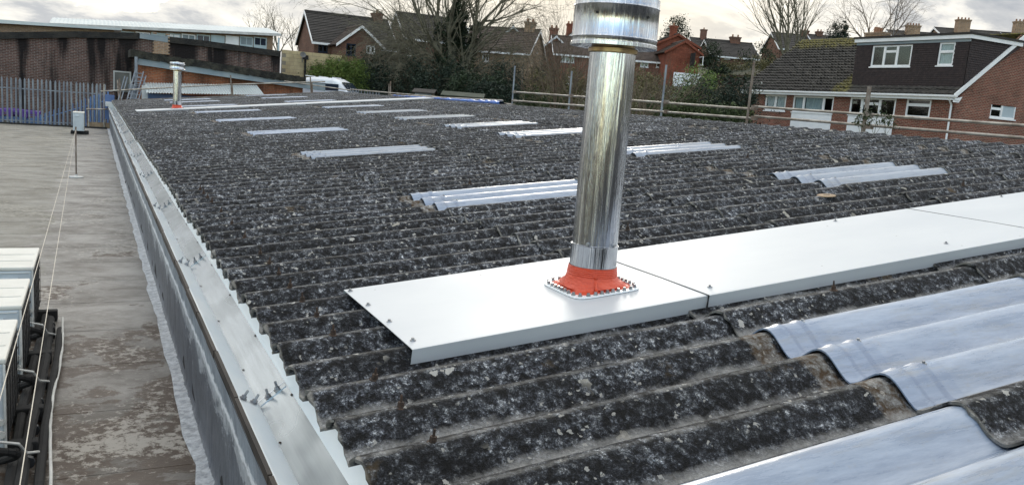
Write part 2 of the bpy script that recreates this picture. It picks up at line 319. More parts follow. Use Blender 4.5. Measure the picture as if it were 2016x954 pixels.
def feltroof():
    m, n, b = newmat('roofing_felt'); v = pos(n); s = N(n, 'ShaderNodeSeparateXYZ'); n.links.new(v, s.inputs[0])
    va = pos(n, (.9, 1.35, 1)); a = noise(n, va, 1.7, 10, .74, .25); c = noise(n, v, .8, 6, .65, .5); d = noise(n, v, 16., 7, .75)
    base = mix(n, ramp(n, a, [(.38, 0.), (.60, 1.)]), (.075, .064, .052), (.245, .235, .218))
    # old brown scum in the low, near end of the roof
    near = mth(n, 'MULTIPLY_ADD', s.outputs[1], -.075, 1.02)
    wet = ramp(n, mth(n, 'ADD', mth(n, 'MULTIPLY', mth(n, 'SUBTRACT', a, .5), 2.4), mth(n, 'ADD', mth(n, 'MULTIPLY', mth(n, 'SUBTRACT', c, .5), 2.2), mth(n, 'MINIMUM', near, .72))), [(.46, 0.), (.56, 1.)])
    brown = mix(n, d, (.022, .013, .007), (.075, .043, .022))
    col = mix(n, mth(n, 'MULTIPLY', wet, .95), base, brown)
    flake = ramp(n, mth(n, 'ADD', d, mth(n, 'MULTIPLY', mth(n, 'SUBTRACT', c, .5), .8)), [(.56, 0.), (.66, 1.)])
    col = mix(n, mth(n, 'MULTIPLY', flake, .7), col, (.40, .38, .34))
    green = ramp(n, mth(n, 'SUBTRACT', noise(n, v, 3., 5), mth(n, 'MULTIPLY', mth(n, 'ADD', s.outputs[0], .35), .8)), [(.66, 0.), (.74, 1.)])
    col = mix(n, mth(n, 'MULTIPLY', green, .3), col, (.06, .06, .02))
    setv(n, b, 'Base Color', col); setv(n, b, 'Roughness', ramp(n, c, [(.35, .34), (.65, .62)]))
    bump(n, b, d, .006, .7)
    m, n, b = newmat('silvered_felt'); v = pos(n); s = N(n, 'ShaderNodeSeparateXYZ'); n.links.new(v, s.inputs[0])
    rag = mth(n, 'MULTIPLY', mth(n, 'SUBTRACT', noise(n, pos(n, (4, 2, 4)), 4., 9, .8), .5), .20)
    hi = mth(n, 'GREATER_THAN', mth(n, 'ADD', s.outputs[2], rag), CZ-1.60)
    lo = mth(n, 'LESS_THAN', mth(n, 'ADD', s.outputs[0], mth(n, 'MULTIPLY', rag, .25)), .588)
    k = mth(n, 'MAXIMUM', hi, lo); d = noise(n, v, 22., 7, .7)
    silver = mix(n, ramp(n, noise(n, v, 18., 7, .75), [(.4, 0.), (.6, 1.)]), (.30, .32, .34), (.66, .69, .72))
    grey = mix(n, ramp(n, noise(n, v, 4., 6, .65), [(.35, 0.), (.65, 1.)]), (.085, .095, .112), (.145, .158, .18))
    ln = ramp(n, mth(n, 'ABSOLUTE', mth(n, 'SUBTRACT', mth(n, 'ADD', s.outputs[2], rag), CZ-1.60)), [(.012, 1.), (.035, 0.)])
    dull = mix(n, ramp(n, noise(n, v, 5., 5, .6), [(.4, 0.), (.6, 1.)]), (.20, .23, .27), (.30, .34, .39))
    cc = mix(n, hi, mix(n, lo, grey, mix(n, .35, silver, grey)), dull); cc = mix(n, mth(n, 'MULTIPLY', ln, .85), cc, (.85, .87, .9))
    setv(n, b, 'Base Color', cc); b.inputs['Metallic'].default_value = .1; b.inputs['Roughness'].default_value = .55
    bump(n, b, mth(n, 'ADD', mth(n, 'MULTIPLY', noise(n, pos(n, (1, 2.5, 1)), 2.5, 5, .6), 2.), mth(n, 'MULTIPLY', d, .4)), .03, .8)
feltroof()

# ------------------------------------------------------------------ mesh helpers
def org(o):
    v = Vector((0, 0, 0))
    while o: v += o.location; o = o.parent
    return v
def tag(o, label=None, cat=None, group=None, kind=None):
    for k, v in (('label', label), ('category', cat), ('group', group), ('kind', kind)):
        if v: o[k] = v
    return o
def thing(name, loc, label, cat, group=None):
    o = bpy.data.objects.new(name, None); COL.objects.link(o); o.location = loc; o.empty_display_size = .2
    return tag(o, label, cat, group)
class MB:
    def __init__(s, M=None): s.v = []; s.f = []; s.M = M
    def add(s, vs, fs):
        n = len(s.v)
        for p in vs: s.v.append(s.M @ Vector(p) if s.M else Vector(p))
        for f in fs: s.f.append(tuple(i+n for i in f))
    def box(s, x0, x1, y0, y1, z0, z1):
        s.add([(x0, y0, z0), (x1, y0, z0), (x1, y1, z0), (x0, y1, z0), (x0, y0, z1), (x1, y0, z1), (x1, y1, z1), (x0, y1, z1)],
              [(0, 3, 2, 1), (4, 5, 6, 7), (0, 1, 5, 4), (1, 2, 6, 5), (2, 3, 7, 6), (3, 0, 4, 7)])
    def hexa(s, a, b):   # a, b: lists of 4 points, bottom and top loops
        s.add(list(a)+list(b), [(0, 3, 2, 1), (4, 5, 6, 7), (0, 1, 5, 4), (1, 2, 6, 5), (2, 3, 7, 6), (3, 0, 4, 7)])
    def quad(s, a, b, c, d): s.add([a, b, c, d], [(0, 1, 2, 3)])
    def slab(s, q, n, th):   # quad q thickened by th along -n
        n = Vector(n).normalized()*th; s.hexa([Vector(p)-n for p in q], q)
    def tube(s, p0, p1, r0, r1=None, n=8, cap=True):
        p0 = Vector(p0); p1 = Vector(p1); r1 = r0 if r1 is None else r1
        d = (p1-p0); d = d.normalized() if d.length > 1e-9 else Vector((0, 0, 1))
        a = d.orthogonal().normalized(); b = d.cross(a)
        vs = [p0+(a*math.cos(6.28318*i/n)+b*math.sin(6.28318*i/n))*r0 for i in range(n)]+[p1+(a*math.cos(6.28318*i/n)+b*math.sin(6.28318*i/n))*r1 for i in range(n)]
        fs = [(i, (i+1) % n, n+(i+1) % n, n+i) for i in range(n)]
        if cap: fs += [tuple(range(n-1, -1, -1)), tuple(range(n, 2*n))]
        s.add(vs, fs)
    def path(s, pts, r, n=6):
        for a, b in zip(pts, pts[1:]): s.tube(a, b, r, r, n)
    def lathe(s, prof, c, n=48, cap=False):
        c = Vector(c); vs = []; fs = []
        for (r, z) in prof:
            for i in range(n): vs.append(c+Vector((r*math.cos(6.28318*i/n), r*math.sin(6.28318*i/n), z)))
        for j in range(len(prof)-1):
            for i in range(n): fs.append((j*n+i, j*n+(i+1) % n, (j+1)*n+(i+1) % n, (j+1)*n+i))
        if cap: fs.append(tuple((len(prof)-1)*n+i for i in range(n)))
        s.add(vs, fs)
    def mesh(s, name, mat, o=Vector((0, 0, 0)), smooth=False):
        me = bpy.data.meshes.new(name); me.from_pydata([tuple(p-o) for p in s.v], [], s.f); me.materials.append(MATS[mat])
        if smooth: me.polygons.foreach_set('use_smooth', [True]*len(me.polygons))
        me.update(); return me
    def build(s, name, mat, parent=None, smooth=False, kind=None, loc=None, label=None, cat=None, group=None, bevel=0):
        o = Vector(loc) if loc is not None else (org(parent) if parent else Vector((0, 0, 0)))
        ob = bpy.data.objects.new(name, s.mesh(name, mat, o, smooth)); COL.objects.link(ob)
        if parent: ob.parent = parent; ob.location = o-org(parent) if loc is not None else (0, 0, 0)
        else: ob.location = o if loc is not None else (0, 0, 0)
        if bevel:
            b = ob.modifiers.new('bevel', 'BEVEL'); b.width = bevel; b.segments = 2
        if smooth and smooth != 'all':
            try: ob.data.set_sharp_from_angle(angle=R(40))
            except Exception: pass
        return tag(ob, label, cat, group, kind)
def inst(name, me, parent, loc, rot=None, kind=None, label=None):
    ob = bpy.data.objects.new(name, me); COL.objects.link(ob); ob.parent = parent; ob.location = Vector(loc)-(org(parent) if parent else Vector((0, 0, 0)))
    if rot: ob.rotation_euler = rot
    return tag(ob, label, kind=kind)

# ------------------------------------------------------------------ terrain
def sm(a, b, x): t = min(1, max(0, (x-a)/(b-a))); return t*t*(3-2*t)
def ground(x, y):
    r = math.hypot(x, y); az = math.atan2(x, y)
    z = 2.45*sm(34, 38.4, y) if x < 13 else 2.45*max(sm(34, 38.4, y), sm(13, 20, x))
    z += 2.2*sm(20, 33, x) + .9*sm(48, 60, y)*(1-sm(20, 33, x))
    k = .135*min(1.15, max(0, (az-.2)/.5)) if y > 0 or x > 0 else 0
    z += k*max(0, min(r, 104)-52)
    if r > 104: z -= .02*(r-104)
    return z
tb = MB(); xs = [-400, -200, -100, -60]+[-40+4*i for i in range(46)]+[160, 200, 260, 340, 450, 600]; ys = [-150, -80, -40]+[-20+4*i for i in range(52)]+[200, 240, 300, 400, 600]
for y in ys:
    for x in xs: tb.v.append(Vector((x, y, ground(x, y)+random.uniform(-.06, .06))))
nx = len(xs)
for j in range(len(ys)-1):
    for i in range(nx-1): tb.f.append((j*nx+i, j*nx+i+1, (j+1)*nx+i+1, (j+1)*nx+i))
tb.build('ground', 'soil', smooth='all', kind='structure')

# ------------------------------------------------------------------ main corrugated roof
TA = .114209; SLOPE = .113716
XG = .678
def rz(x): return CZ-1.06+(x-XG)*TA
AMP = .082
roof = thing('corrugated_roof', (XG, -1.5, CZ-1.06), 'long grey lichen covered corrugated cement roof running away from the camera', 'roof')
rows = [.678, 2.50, 4.19, 5.86, 7.50, 9.1, 10.16]
MC = {}
def sheet_mesh(row, wid, kind):
    key = (row, wid, kind)
    if key in MC: return MC[key]
    L = (rows[row+1]-rows[row])/math.cos(SLOPE)+(.14 if row < 5 else .02)
    seg = 14; nu = wid*seg; nx = 10 if kind == 'light' else 5; th = .007 if kind == 'light' else .011
    b = MB(); rnd = random.Random(row*31+wid)
    jag = [rnd.uniform(-.007, .005) if kind != 'light' else 0 for _ in range(nu+1)]
    if kind == 'light': xs_ = [0, .055, .075, .095, .145, .165, .185, .205, .30, L*.6, L]
    else: xs_ = [L*i/nx for i in range(nx+1)]
    for lay in (0, 1):
        for i, x in enumerate(xs_):
            for j in range(nu+1):
                ph = j/seg-wid/2
                c = math.cos(2*math.pi*(ph-(0 if wid % 2 else .5)))
                s = .5+.5*c; s = s**.85
                z = AMP*(s-1)
                if kind == 'light': z = z+.004*s+(.007 if i in (2, 6) else 0)
                xx = x+(jag[j]*(1+s) if i == 0 else 0)
                zz = z+(.018 if kind == 'light' else .021)*(1-x/L)-.002-(th if lay else 0)
                if kind != 'light' and 0 < i < nx: zz += rnd.uniform(-.0015, .0015)
                b.v.append(Vector((xx, ph*PITCHW*(1.0), zz)))
    n1 = nu+1; tot = len(xs_)*n1
    for i in range(len(xs_)-1):
        for j in range(nu):
            a = i*n1+j; b.f.append((a, a+n1, a+n1+1, a+1)); a += tot; b.f.append((a, a+1, a+n1+1, a+n1))
    for j in range(nu):
        b.f.append((j, j+1, tot+j+1, tot+j)); e = (len(xs_)-1)*n1+j; b.f.append((e, tot+e, tot+e+1, e+1))
    for i in range(len(xs_)-1):
        a = i*n1; b.f.append((a, tot+a, tot+a+n1, a+n1)); a = i*n1+nu; b.f.append((a, a+n1, tot+a+n1, tot+a))
    me = b.mesh('roof_sheet' if kind != 'light' else 'rooflight_sheet', 'weathered_cement' if kind != 'light' else 'rooflight_plastic', smooth=True)
    try: me.set_sharp_from_angle(angle=R(50))
    except Exception: pass
    MC[key] = me; return me
screwb = MB(); screwb.tube((0, 0, 0), (0, 0, .004), .013, .011, 10); screwb.tube((0, 0, .004), (0, 0, .012), .0065, .006, 6); SCREW = screwb.mesh('screw', 'screw_metal')
rb = MB(); rb.tube((0, 0, -.002), (0, 0, .006), .022, .019, 8); rb.tube((0, 0, .006), (0, 0, .026), .012, .011, 6); rb.tube((0, 0, .026), (0, 0, .05), .005, .004, 6); HOOK = rb.mesh('hook_bolt', 'rust')
lights = {0: [-3], 1: [0, 15, 30, 45, 60, 75, 90, 104, 113], 3: [12, 22, 33, 41, 51, 61, 73, 91, 106, 119]}
K0, K1 = -12, 122
nscrew = 0
for row in range(6):
    k = K0; L = sorted(lights.get(row, [])); LS = {c-1 for c in L}
    while k < K1:
        if k in LS: kind = 'light'; wid = 3
        else:
            kind = 'plain'; nxt = min([s for s in LS if s > k]+[K1]); wid = min(3, nxt-k)
            if nxt-k in (4,): wid = 2
        cy = YK+PITCHW*(k+(wid-1)/2)
        x0 = rows[row]
        if row == 0: x0 += random.uniform(-.012, .012)
        loc = (x0, cy+random.uniform(-.004, .004), rz(x0)+random.uniform(-.002, .002))
        sh = inst('roof_sheet' if kind != 'light' else 'rooflight_sheet', sheet_mesh(row, wid, kind), roof, loc, (random.uniform(-.002, .002), -SLOPE, random.uniform(-.0015, .0015)),
                  label=('pale blue translucent plastic rooflight' if kind == 'light' else None))
        if kind == 'light' and cy < 16:
            for q in range(3):
                if row == 0: continue
                s_ = bpy.data.objects.new('screw', SCREW); COL.objects.link(s_); s_.parent = sh
                s_.location = (.20, (q-1)*PITCHW, .018); nscrew += 1
        k += wid
# rusty hook bolts standing on crests near the eaves and on the purlin line
for xx, step, kmax in ((.91, 1, 26), (3.2, 3, 20), (6.6, 3, 20)):
    for k in range(-1, kmax, step):
        if xx > 1 and (k % 5 == 0): continue
        if xx < 1 and random.random() < .35: continue
        yy = YK+PITCHW*k; 
        if 2.9 < yy < 4.1 and xx > 1: continue
        if any(c-2 <= k <= c+1 for L_ in lights.values() for c in L_) and xx > 1: continue
        inst('hook_bolt', HOOK, roof, (xx, yy, rz(xx)+.009), (random.uniform(-.1, .1), random.uniform(-.1, .1), 0))
# ring of old sealant round a bolt
b = MB(); b.lathe([(.075, 0), (.07, .006), (.03, .008), (.028, .002), (.0, .002)], (0, 0, 0), 20)
me = b.mesh('sealant_ring', 'timber'); inst('sealant_ring', me, roof, (5.33, YK+PITCHW*9, rz(5.33)+.004), (0, -SLOPE, 0))
# far slope beyond the ridge, one joined corrugated sheet
b = MB(); seg = 8; n = (K1-K0)*seg
for j in range(n+1):
    y = YK+PITCHW*(K0-.5)+j*PITCHW/seg; c = .5+.5*math.cos(2*math.pi*(y-YK)/PITCHW)
    b.v.append(Vector((10.145, y, rz(10.16)+AMP*(c**.85-1)-.004))); b.v.append(Vector((14.6, y, rz(10.16)-.5+AMP*(c-1))))
for j in range(n): b.f.append((2*j, 2*j+1, 2*j+3, 2*j+2))
b.build('far_roof_slope', 'weathered_cement', roof, kind='stuff')
# dark underlay and walls of the workshop
ws = thing('workshop_building', (XG, -1.5, 0), 'brick walls of the low workshop below the corrugated roof', 'building')
Y0, Y1 = -1.4, 37.75
b = MB(); b.hexa([(.88, Y0, 0), (10.1, Y0, 0), (10.1, Y1, 0), (.88, Y1, 0)], [(.88, Y0, rz(.88)-.12), (10.1, Y0, rz(10.1)-.12), (10.1, Y1, rz(10.1)-.12), (.88, Y1, rz(.88)-.12)])
b.hexa([(10.1, Y0, 0), (14.4, Y0, 0), (14.4, Y1, 0), (10.1, Y1, 0)], [(10.1, Y0, rz(10.1)-.12), (14.4, Y0, rz(10.1)-.66), (14.4, Y1, rz(10.1)-.66), (10.1, Y1, rz(10.1)-.12)])
b.build('wall', 'brown_brick', ws)
b = MB()   # verge board along the far gable
b.slab([(.7, Y1+.10, rz(.7)+.015), (10.16, Y1+.10, rz(10.16)+.015), (10.16, Y1+.17, rz(10.16)+.015), (.7, Y1+.17, rz(.7)+.015)], (0, 0, 1), .16)
b.slab([(10.17, Y1+.10, rz(10.16)+.015), (14.5, Y1+.10, rz(10.16)-.5), (14.5, Y1+.17, rz(10.16)-.5), (10.17, Y1+.17, rz(10.16)+.015)], (0, 0, 1), .16)
b.build('verge_board', 'rusty_steel', ws)

# ------------------------------------------------------------------ flashings
def flashing_strip(name, label, y0, y1, joints, drop, hgt, scr):
    t = thing(name, (joints[0], y0, rz(joints[0])), label, 'roof flashing')
    for a, c in zip(joints, joints[1:]):
        b = MB(); zt = lambda x: rz(x)+hgt
        a_, c_ = a+.004, c-.004
        nseg = 8; rnd = random.Random(int(a*10))
        nv = Vector((-math.sin(SLOPE), 0, math.cos(SLOPE)))
        th = .003
        ysec = [(y0+.012, -drop), (y0, -drop*.02), (y0+.02, 0), (y0+.35*(y1-y0), .002), (y0+.7*(y1-y0), .001), (y1, 0), (y1+.004, -.02)]
        for lay in (0, 1):
            for i in range(nseg+1):
                x = a_+(c_-a_)*i/nseg
                if i == 0: x -= 0
                for (y, dz) in ysec:
                    sk = 0
                    b.v.append(Vector((x+sk, y, zt(x)+dz))-nv*(th*lay))
        m_ = len(ysec); tot = (nseg+1)*m_
        for i in range(nseg):
            for j in range(m_-1):
                q = i*m_+j; b.f.append((q, q+m_, q+m_+1, q+1)); q += tot; b.f.append((q, q+1, q+m_+1, q+m_))
        for i in range(nseg):
            for j in (0, m_-1): q = i*m_+j; b.f.append((q, q+tot, q+m_+tot, q+m_))
        for i in (0, nseg):
            for j in range(m_-1): q = i*m_+j; b.f.append((q, q+1, q+1+tot, q+tot))
        b.build('flashing_panel', 'flashing_metal', t)
        if c < joints[-1]-.01:   # dark sealant line at the joint
            b = MB(); b.slab([(c-.010, y0-.004, zt(c)+.0015), (c-.003, y0-.004, zt(c)+.0015), (c-.003, y1, zt(c)+.0015), (c-.010, y1, zt(c)+.0015)], nv, .0015)
            b.slab([(c-.010, y0-.005, zt(c)-drop), (c-.003, y0-.005, zt(c)-drop), (c-.003, y0-.005, zt(c)), (c-.010, y0-.005, zt(c))], (0, -1, 0), .0015)
            b.build('joint_sealant', 'dark_line', t)
    for (x, y) in scr: inst('screw', SCREW, t, (x, y, rz(x)+hgt+.002), (0, -SLOPE, 0))
    return t
FY0, FY1 = 2.965, 3.985
flashing_strip('roof_flashing', 'wide white metal flashing strip round the tall near flue', FY0, FY1, [1.12, 2.60, 5.24, 7.9, 10.1], .075, .030,
               [(2.69, 3.07), (4.45, 3.10), (6.20, 3.93), (4.46, 3.93), (1.16, 3.06), (1.155, 3.35), (1.15, 3.65), (1.145, 3.94), (7.1, 3.10), (8.9, 3.9)])
flashing_strip('roof_flashing', 'thin white metal flashing strip round the distant flue', 26.0, 27.05, [1.10, 3.0, 5.6, 8.2, 10.1], .075, .03, [])

# ------------------------------------------------------------------ flues
def flue(name, label, X, Y, zb, hp, rp, group):
    t = thing(name, (X, Y, zb), label, 'flue', group)
    def B(nm, mt, prof, n=56, smooth=True):
        b = MB(); b.lathe(prof, (X, Y, zb), n); return b.build(nm, mt, t, smooth=smooth, loc=(X, Y, zb))
    z1 = .212
    B('lower_collar', 'polished_steel', [(rp*1.035, .04), (rp*1.035, z1-.004), (rp*1.05, z1), (rp*1.05, z1+.004), (rp*1.0, z1+.006)])
    B('flue_pipe', 'polished_steel', [(rp, z1-.05), (rp, hp*.5), (rp*.985, hp-.03)])
    B('neck_band', 'heat_tinted_steel', [(rp*.985, hp-.035), (rp*1.05, hp-.03), (rp*1.05, hp-.012), (rp*.93, hp-.006), (rp*.9, hp+.05)])
    rc = rp*1.80; c0 = hp-.005; ch = .222
    cap = B('cowl', 'polished_steel', [(rp*.95, c0+.05), (rc*.93, c0+.012), (rc*1.02, c0), (rc*1.02, c0+.014), (rc*1.0, c0+.018), (rc*1.0, c0+.034), (rc*1.012, c0+.038), (rc*1.0, c0+.043),
                                      (rc*.99, c0+ch-.045), (rc*1.002, c0+ch-.041), (rc*.99, c0+ch-.036), (rc*.985, c0+ch), (rc*.97, c0+ch+.003), (rc*.8, c0+ch-.01), (.02, c0+ch+.02)])
    # vertical seam and rivets on the cowl, screws on the collar
    for ang, zz_, mt in ((-1.35, .6, 'dark_line'), (-2.6, .62, 'dark_line')):
        p = Vector((X+math.cos(ang)*rc*.997, Y+math.sin(ang)*rc*.997, zb+c0+ch*zz_)); d = Vector((math.cos(ang), math.sin(ang), 0))
        b = MB(); b.tube(p-d*.004, p+d*.003, .007, .006, 8); o = b.build('rivet', mt, cap)
    b = MB()
    for ang in (-1.2, -2.45, .2, 1.5):
        d = Vector((math.cos(ang), math.sin(ang), 0)); p = Vector((X, Y, zb+z1+.014))+d*rp
        b = MB(); b.tube(p-d*.004, p+d*.008, .010, .008, 8); b.build('screw', 'screw_metal', t)
    b = MB(); a = -1.78; d = Vector((math.cos(a), math.sin(a), 0)); s_ = Vector((-d.y, d.x, 0))
    p0 = Vector((X, Y, zb+.085))+d*(rp*1.036); p1 = Vector((X, Y, zb+z1-.006))+d*(rp*1.036)
    b.slab([p0-s_*.002, p0+s_*.002, p1+s_*.002, p1-s_*.002], d, .003); b.build('seam', 'dark_line', t)
    # rubber boot: ribbed cone on a square base bolted down
    boot = thing('boot', (0, 0, 0), None, None); COL.objects.unlink(boot); bpy.data.objects.remove(boot)
    HB = .182; b = MB(); n = 64; prof = []
    zc = .108
    ribs = [(rp*1.06, zc)]
    for i in range(5): z = zc-.002-i*.009; ribs += [(rp*(1.078+.012*i), z), (rp*(1.060+.012*i), z-.0045)]
    ribs += [(rp*1.14, .058), (rp*1.20, .044), (rp*1.30, .032), (rp*1.44, .021)]
    tilt = TA
    vs = []; fs = []
    def sq(a, hw, rr):   # rounded square radius in direction a
        c, s = abs(math.cos(a)), abs(math.sin(a)); p = 6.0; return hw/((c**p+s**p)**(1/p))
    prof2 = [(r, z, 0.) for r, z in ribs]+[(.80, .014, 1.), (.93, .007, 1.), (1.0, .004, 1.), (1.0, .0, 1.)]
    rnd = random.Random(3)
    for (r, z, k) in prof2:
        for i in range(n):
            a = 6.28318*i/n
            if k: rr = max(sq(a, HB*r, 0), rp*1.2)
            else: rr = r*(1+(.03*math.sin(4*a+.8)+.015*math.sin(9*a))*max(0, (.055-z)*26))
            if not k and z < .046: f_ = .4*(1-sm(.02, .046, z)); rr = rr*(1-f_)+sq(a, HB*.8, 0)*f_
            x, y = rr*math.cos(a), rr*math.sin(a)
            zz_ = z+x*tilt*(1-sm(.0, .08, z))
            vs.append((X+x, Y+y, zb+zz_))
    for j in range(len(prof2)-1):
        for i in range(n): fs.append((j*n+i, j*n+(i+1) % n, (j+1)*n+(i+1) % n, (j+1)*n+i))
    b.add(vs, fs); bo = b.build('rubber_boot', 'red_silicone', t, smooth=True)
    b = MB()
    a2 = 1.9; d = Vector((math.cos(a2+2.4), math.sin(a2+2.4), 0))
    pts = [Vector((X, Y, zb))+d*(rp*1.085)+Vector((0, 0, .08)), Vector((X, Y, zb))+d*(rp*1.12)+Vector((0, 0, .05)), Vector((X, Y, zb))+d*(rp*1.42)+Vector((0, 0, .026)), Vector((X, Y, zb))+d*(HB*1.05)+Vector((0, 0, .014))]
    b.path(pts, .007, 6); b.build('moulding_seam', 'red_silicone', bo, smooth=True)
    b = MB(); pr = []
    vs = []; fs = []; n = 64
    for (hw, z) in ((HB*.90, .008), (HB*.90, .010), (HB*1.04, .0075), (HB*1.04, .001)):
        for i in range(n):
            a = 6.28318*i/n; rr = sq(a, hw, 0); x, y = rr*math.cos(a), rr*math.sin(a); vs.append((X+x, Y+y, zb+z+x*tilt+.001))
    for j in range(3):
        for i in range(n): fs.append((j*n+i, j*n+(i+1) % n, (j+1)*n+(i+1) % n, (j+1)*n+i))
    b.add(vs, fs); ring = b.build('fixing_strip', 'bright_zinc', t)
    bb = MB(); bb.tube((0, 0, 0), (0, 0, .004), .0115, .0105, 10); bb.tube((0, 0, .004), (0, 0, .015), .008, .0075, 6); bm_ = bb.mesh('bolt', 'screw_metal')
    if hp > 0:
        nb = 36
        for i in range(nb):
            a = 6.28318*(i+.5)/nb; rr = sq(a, HB*.955, 0); x, y = rr*math.cos(a), rr*math.sin(a)
            inst('bolt', bm_, t, (X+x, Y+y, zb+.010+x*tilt), (random.uniform(-.05, .05), -SLOPE, random.uniform(0, 1)))
    return t
FX, FYc = 2.205, 3.385
flue('steel_flue', 'tall polished steel flue with red rubber boot in the foreground', FX, FYc, rz(FX)+.032, 1.165, .112, 'round capped flues')
flue('steel_flue', 'distant shiny steel flue with red boot at the far left of the roof', 2.22, 26.55, rz(2.22)+.032, 1.12, .118, 'round capped flues')
# small third flue behind the far edge
p = at(263, 196, 40.5); pt_ = at(263, 168, 40.5)
t = thing('small_flue', (p.x, p.y, p.z-1.2), 'small dull steel flue behind the far left corner of the roof', 'flue')
b = MB(); b.lathe([(.15, -1.2), (.15, .52)], p, 20); b.build('flue_pipe', 'galvanised_fence', t, smooth=True)
b = MB(); b.lathe([(.15, .5), (.24, .5), (.24, .72), (.02, .75)], p, 20); b.build('cowl', 'galvanised_fence', t, smooth=True)

# ------------------------------------------------------------------ gutter
gt = thing('box_gutter', (.6, 0, CZ-1.45), 'galvanised steel box gutter along the left eave of the corrugated roof', 'gutter')
jy = [-2.0, 3.6, 6.6, 9.6, 12.7, 15.8, 18.9, 22.0, 25.1, 28.2, 31.3, 34.4, 37.9]
zf = CZ
for a, c in zip(jy, jy[1:]):
    off = random.uniform(-.002, .002)
    nseg = 8; b = MB(); bf = MB(); bi = MB(); rnd = random.Random(int(a*7))
    for i in range(nseg):
        y0_ = a+(c-a)*i/nseg; y1_ = a+(c-a)*(i+1)/nseg
        
        b.quad((.655, y0_, zf-1.402), (.770, y0_, zf-1.311), (.770, y1_, zf-1.311), (.655, y1_, zf-1.402))
        bf.quad((.555, y0_, zf-1.352), (.655, y0_, zf-1.4015), (.655, y1_, zf-1.4015), (.555, y1_, zf-1.352))
        bi.quad((.770, y0_, zf-1.3105), (.812, y0_, zf-1.15), (.812, y1_, zf-1.15), (.770, y1_, zf-1.3105))
    b.build('gutter_sole', 'galvanised_gutter', gt); bf.build('gutter_flange', 'bright_zinc', gt); bi.build('gutter_back', 'bright_zinc', gt)
bolt = MB(); bolt.tube((0, 0, 0), (0, 0, .004), .018, .0175, 12); bolt.tube((0, 0, .004), (0, 0, .015), .012, .012, 6); bolt.tube((0, 0, .015), (0, 0, .042), .006, .006, 8)
BOLT = bolt.mesh('bolt', 'screw_metal')
for y in jy[1:-2]:
    def sp_(f): return Vector((.655+.115*f, y, zf-1.402+.091*f))     # along the sole
    def fp_(f): return Vector((.555+.100*f, y, zf-1.352-.050*f))     # along the flange
    ns_ = Vector((-.62, 0, .785)); nf_ = Vector((.49, 0, .87)); dy = Vector((0, .022, 0))
    b = MB(); b.slab([sp_(.03)-dy+ns_*.003, sp_(.97)-dy+ns_*.003, sp_(.97)+dy+ns_*.003, sp_(.03)+dy+ns_*.003], ns_, .0025)
    b.build('joint_strap', 'galvanised_gutter', gt)
    b = MB(); d2 = Vector((0, .005, 0)); o_ = Vector((0, .028, 0)); b.slab([sp_(.03)+o_-d2+ns_*.004, sp_(.97)+o_-d2+ns_*.004, sp_(.97)+o_+d2+ns_*.004, sp_(.03)+o_+d2+ns_*.004], ns_, .002); b.build('joint_sealant', 'white_panel', gt)
    for f in (.36, .70): inst('bolt', BOLT, gt, sp_(f)+ns_*.003, (0, -.30, 0))
    for f in (.28, .74): inst('bolt', BOLT, gt, fp_(f)+nf_*.003-Vector((0, .0, 0)), (0, .51, 0))
# small dark rivets along the creases
for k in range(40):
    y = .4+k*.92
    b = MB() if k == 0 else None
    if k == 0: b.tube((0, 0, 0), (0, 0, .004), .006, .005, 6); RIV = b.mesh('rivet', 'rust')
    inst('rivet', RIV, gt, (.660, y, zf-1.396)); inst('rivet', RIV, gt, (.766, y+.3, zf-1.312), (0, -.6, 0))
# brown outer lip in lengths with brackets
y = -2.0; k = 0
while y < 37.6:
    L = random.uniform(.55, .95); b = MB(); j = random.uniform(-.003, .003)
    b.box(.538+j, .555+j, y+.012, y+L, zf-1.375, zf-1.335); b.build('eaves_board', 'brown_lip', gt)
    y += L
b = MB(); b.box(.5555, .561, -2, 37.7, zf-1.356, zf-1.340); b.build('gutter_lip', 'bright_zinc', gt)
b = MB(); b.box(.5555, .565, -2, 37.7, zf-1.425, zf-1.36); b.build('backing_rail', 'dark_line', gt)
# vertical stop end and grey cap at the far end
b = MB(); b.box(.56, .90, 37.6, 37.62, zf-1.46, zf-1.16); b.box(.45, .72, 37.66, 37.9, zf-1.30, zf-1.12); b.build('stop_end', 'off_white', gt)
b = MB(); b.box(.865, .878, -1.4, 37.8, zf-2.2, zf-1.13); b.build('fascia_board', 'dark_void', ws)

# ------------------------------------------------------------------ flat roof with felt strips
fr = thing('flat_roof', (-3, 0, CZ-2.3), 'weathered grey brown felt covered flat roof beside the gutter', 'roof')
b = MB(); b.box(-9, .66, -3, 37.5, 0, CZ-2.215); b.build('roof_slab', 'dark_void', fr)
FELT = None; y = -3.0; k = 0
while y < 37.4:
    wv = .98; b = MB(); nx_ = 16
    x0, x1 = -9, .60; rnd = random.Random(k)
    edge = [rnd.uniform(-.012, .012) for _ in range(nx_+1)]
    for i in range(nx_):
        xa = x0+(x1-x0)*i/nx_; xb_ = x0+(x1-x0)*(i+1)/nx_
        e0, e1 = edge[i], edge[i+1]
        za, zb_ = CZ-2.201, CZ-2.2028
        b.add([(xa, y+e0, za), (xb_, y+e1, za), (xb_, y+wv+.05, zb_), (xa, y+wv+.05, zb_), (xa, y+e0, za-.0025), (xb_, y+e1, za-.0025)], [(0, 1, 2, 3), (4, 5, 1, 0)])
    b.build('felt_strip', 'roofing_felt', fr); y += wv; k += 1
b = MB(); b.box(-9, .5, 37.44, 37.6, CZ-2.22, CZ-2.14); b.build('edge_trim', 'dark_line', fr)
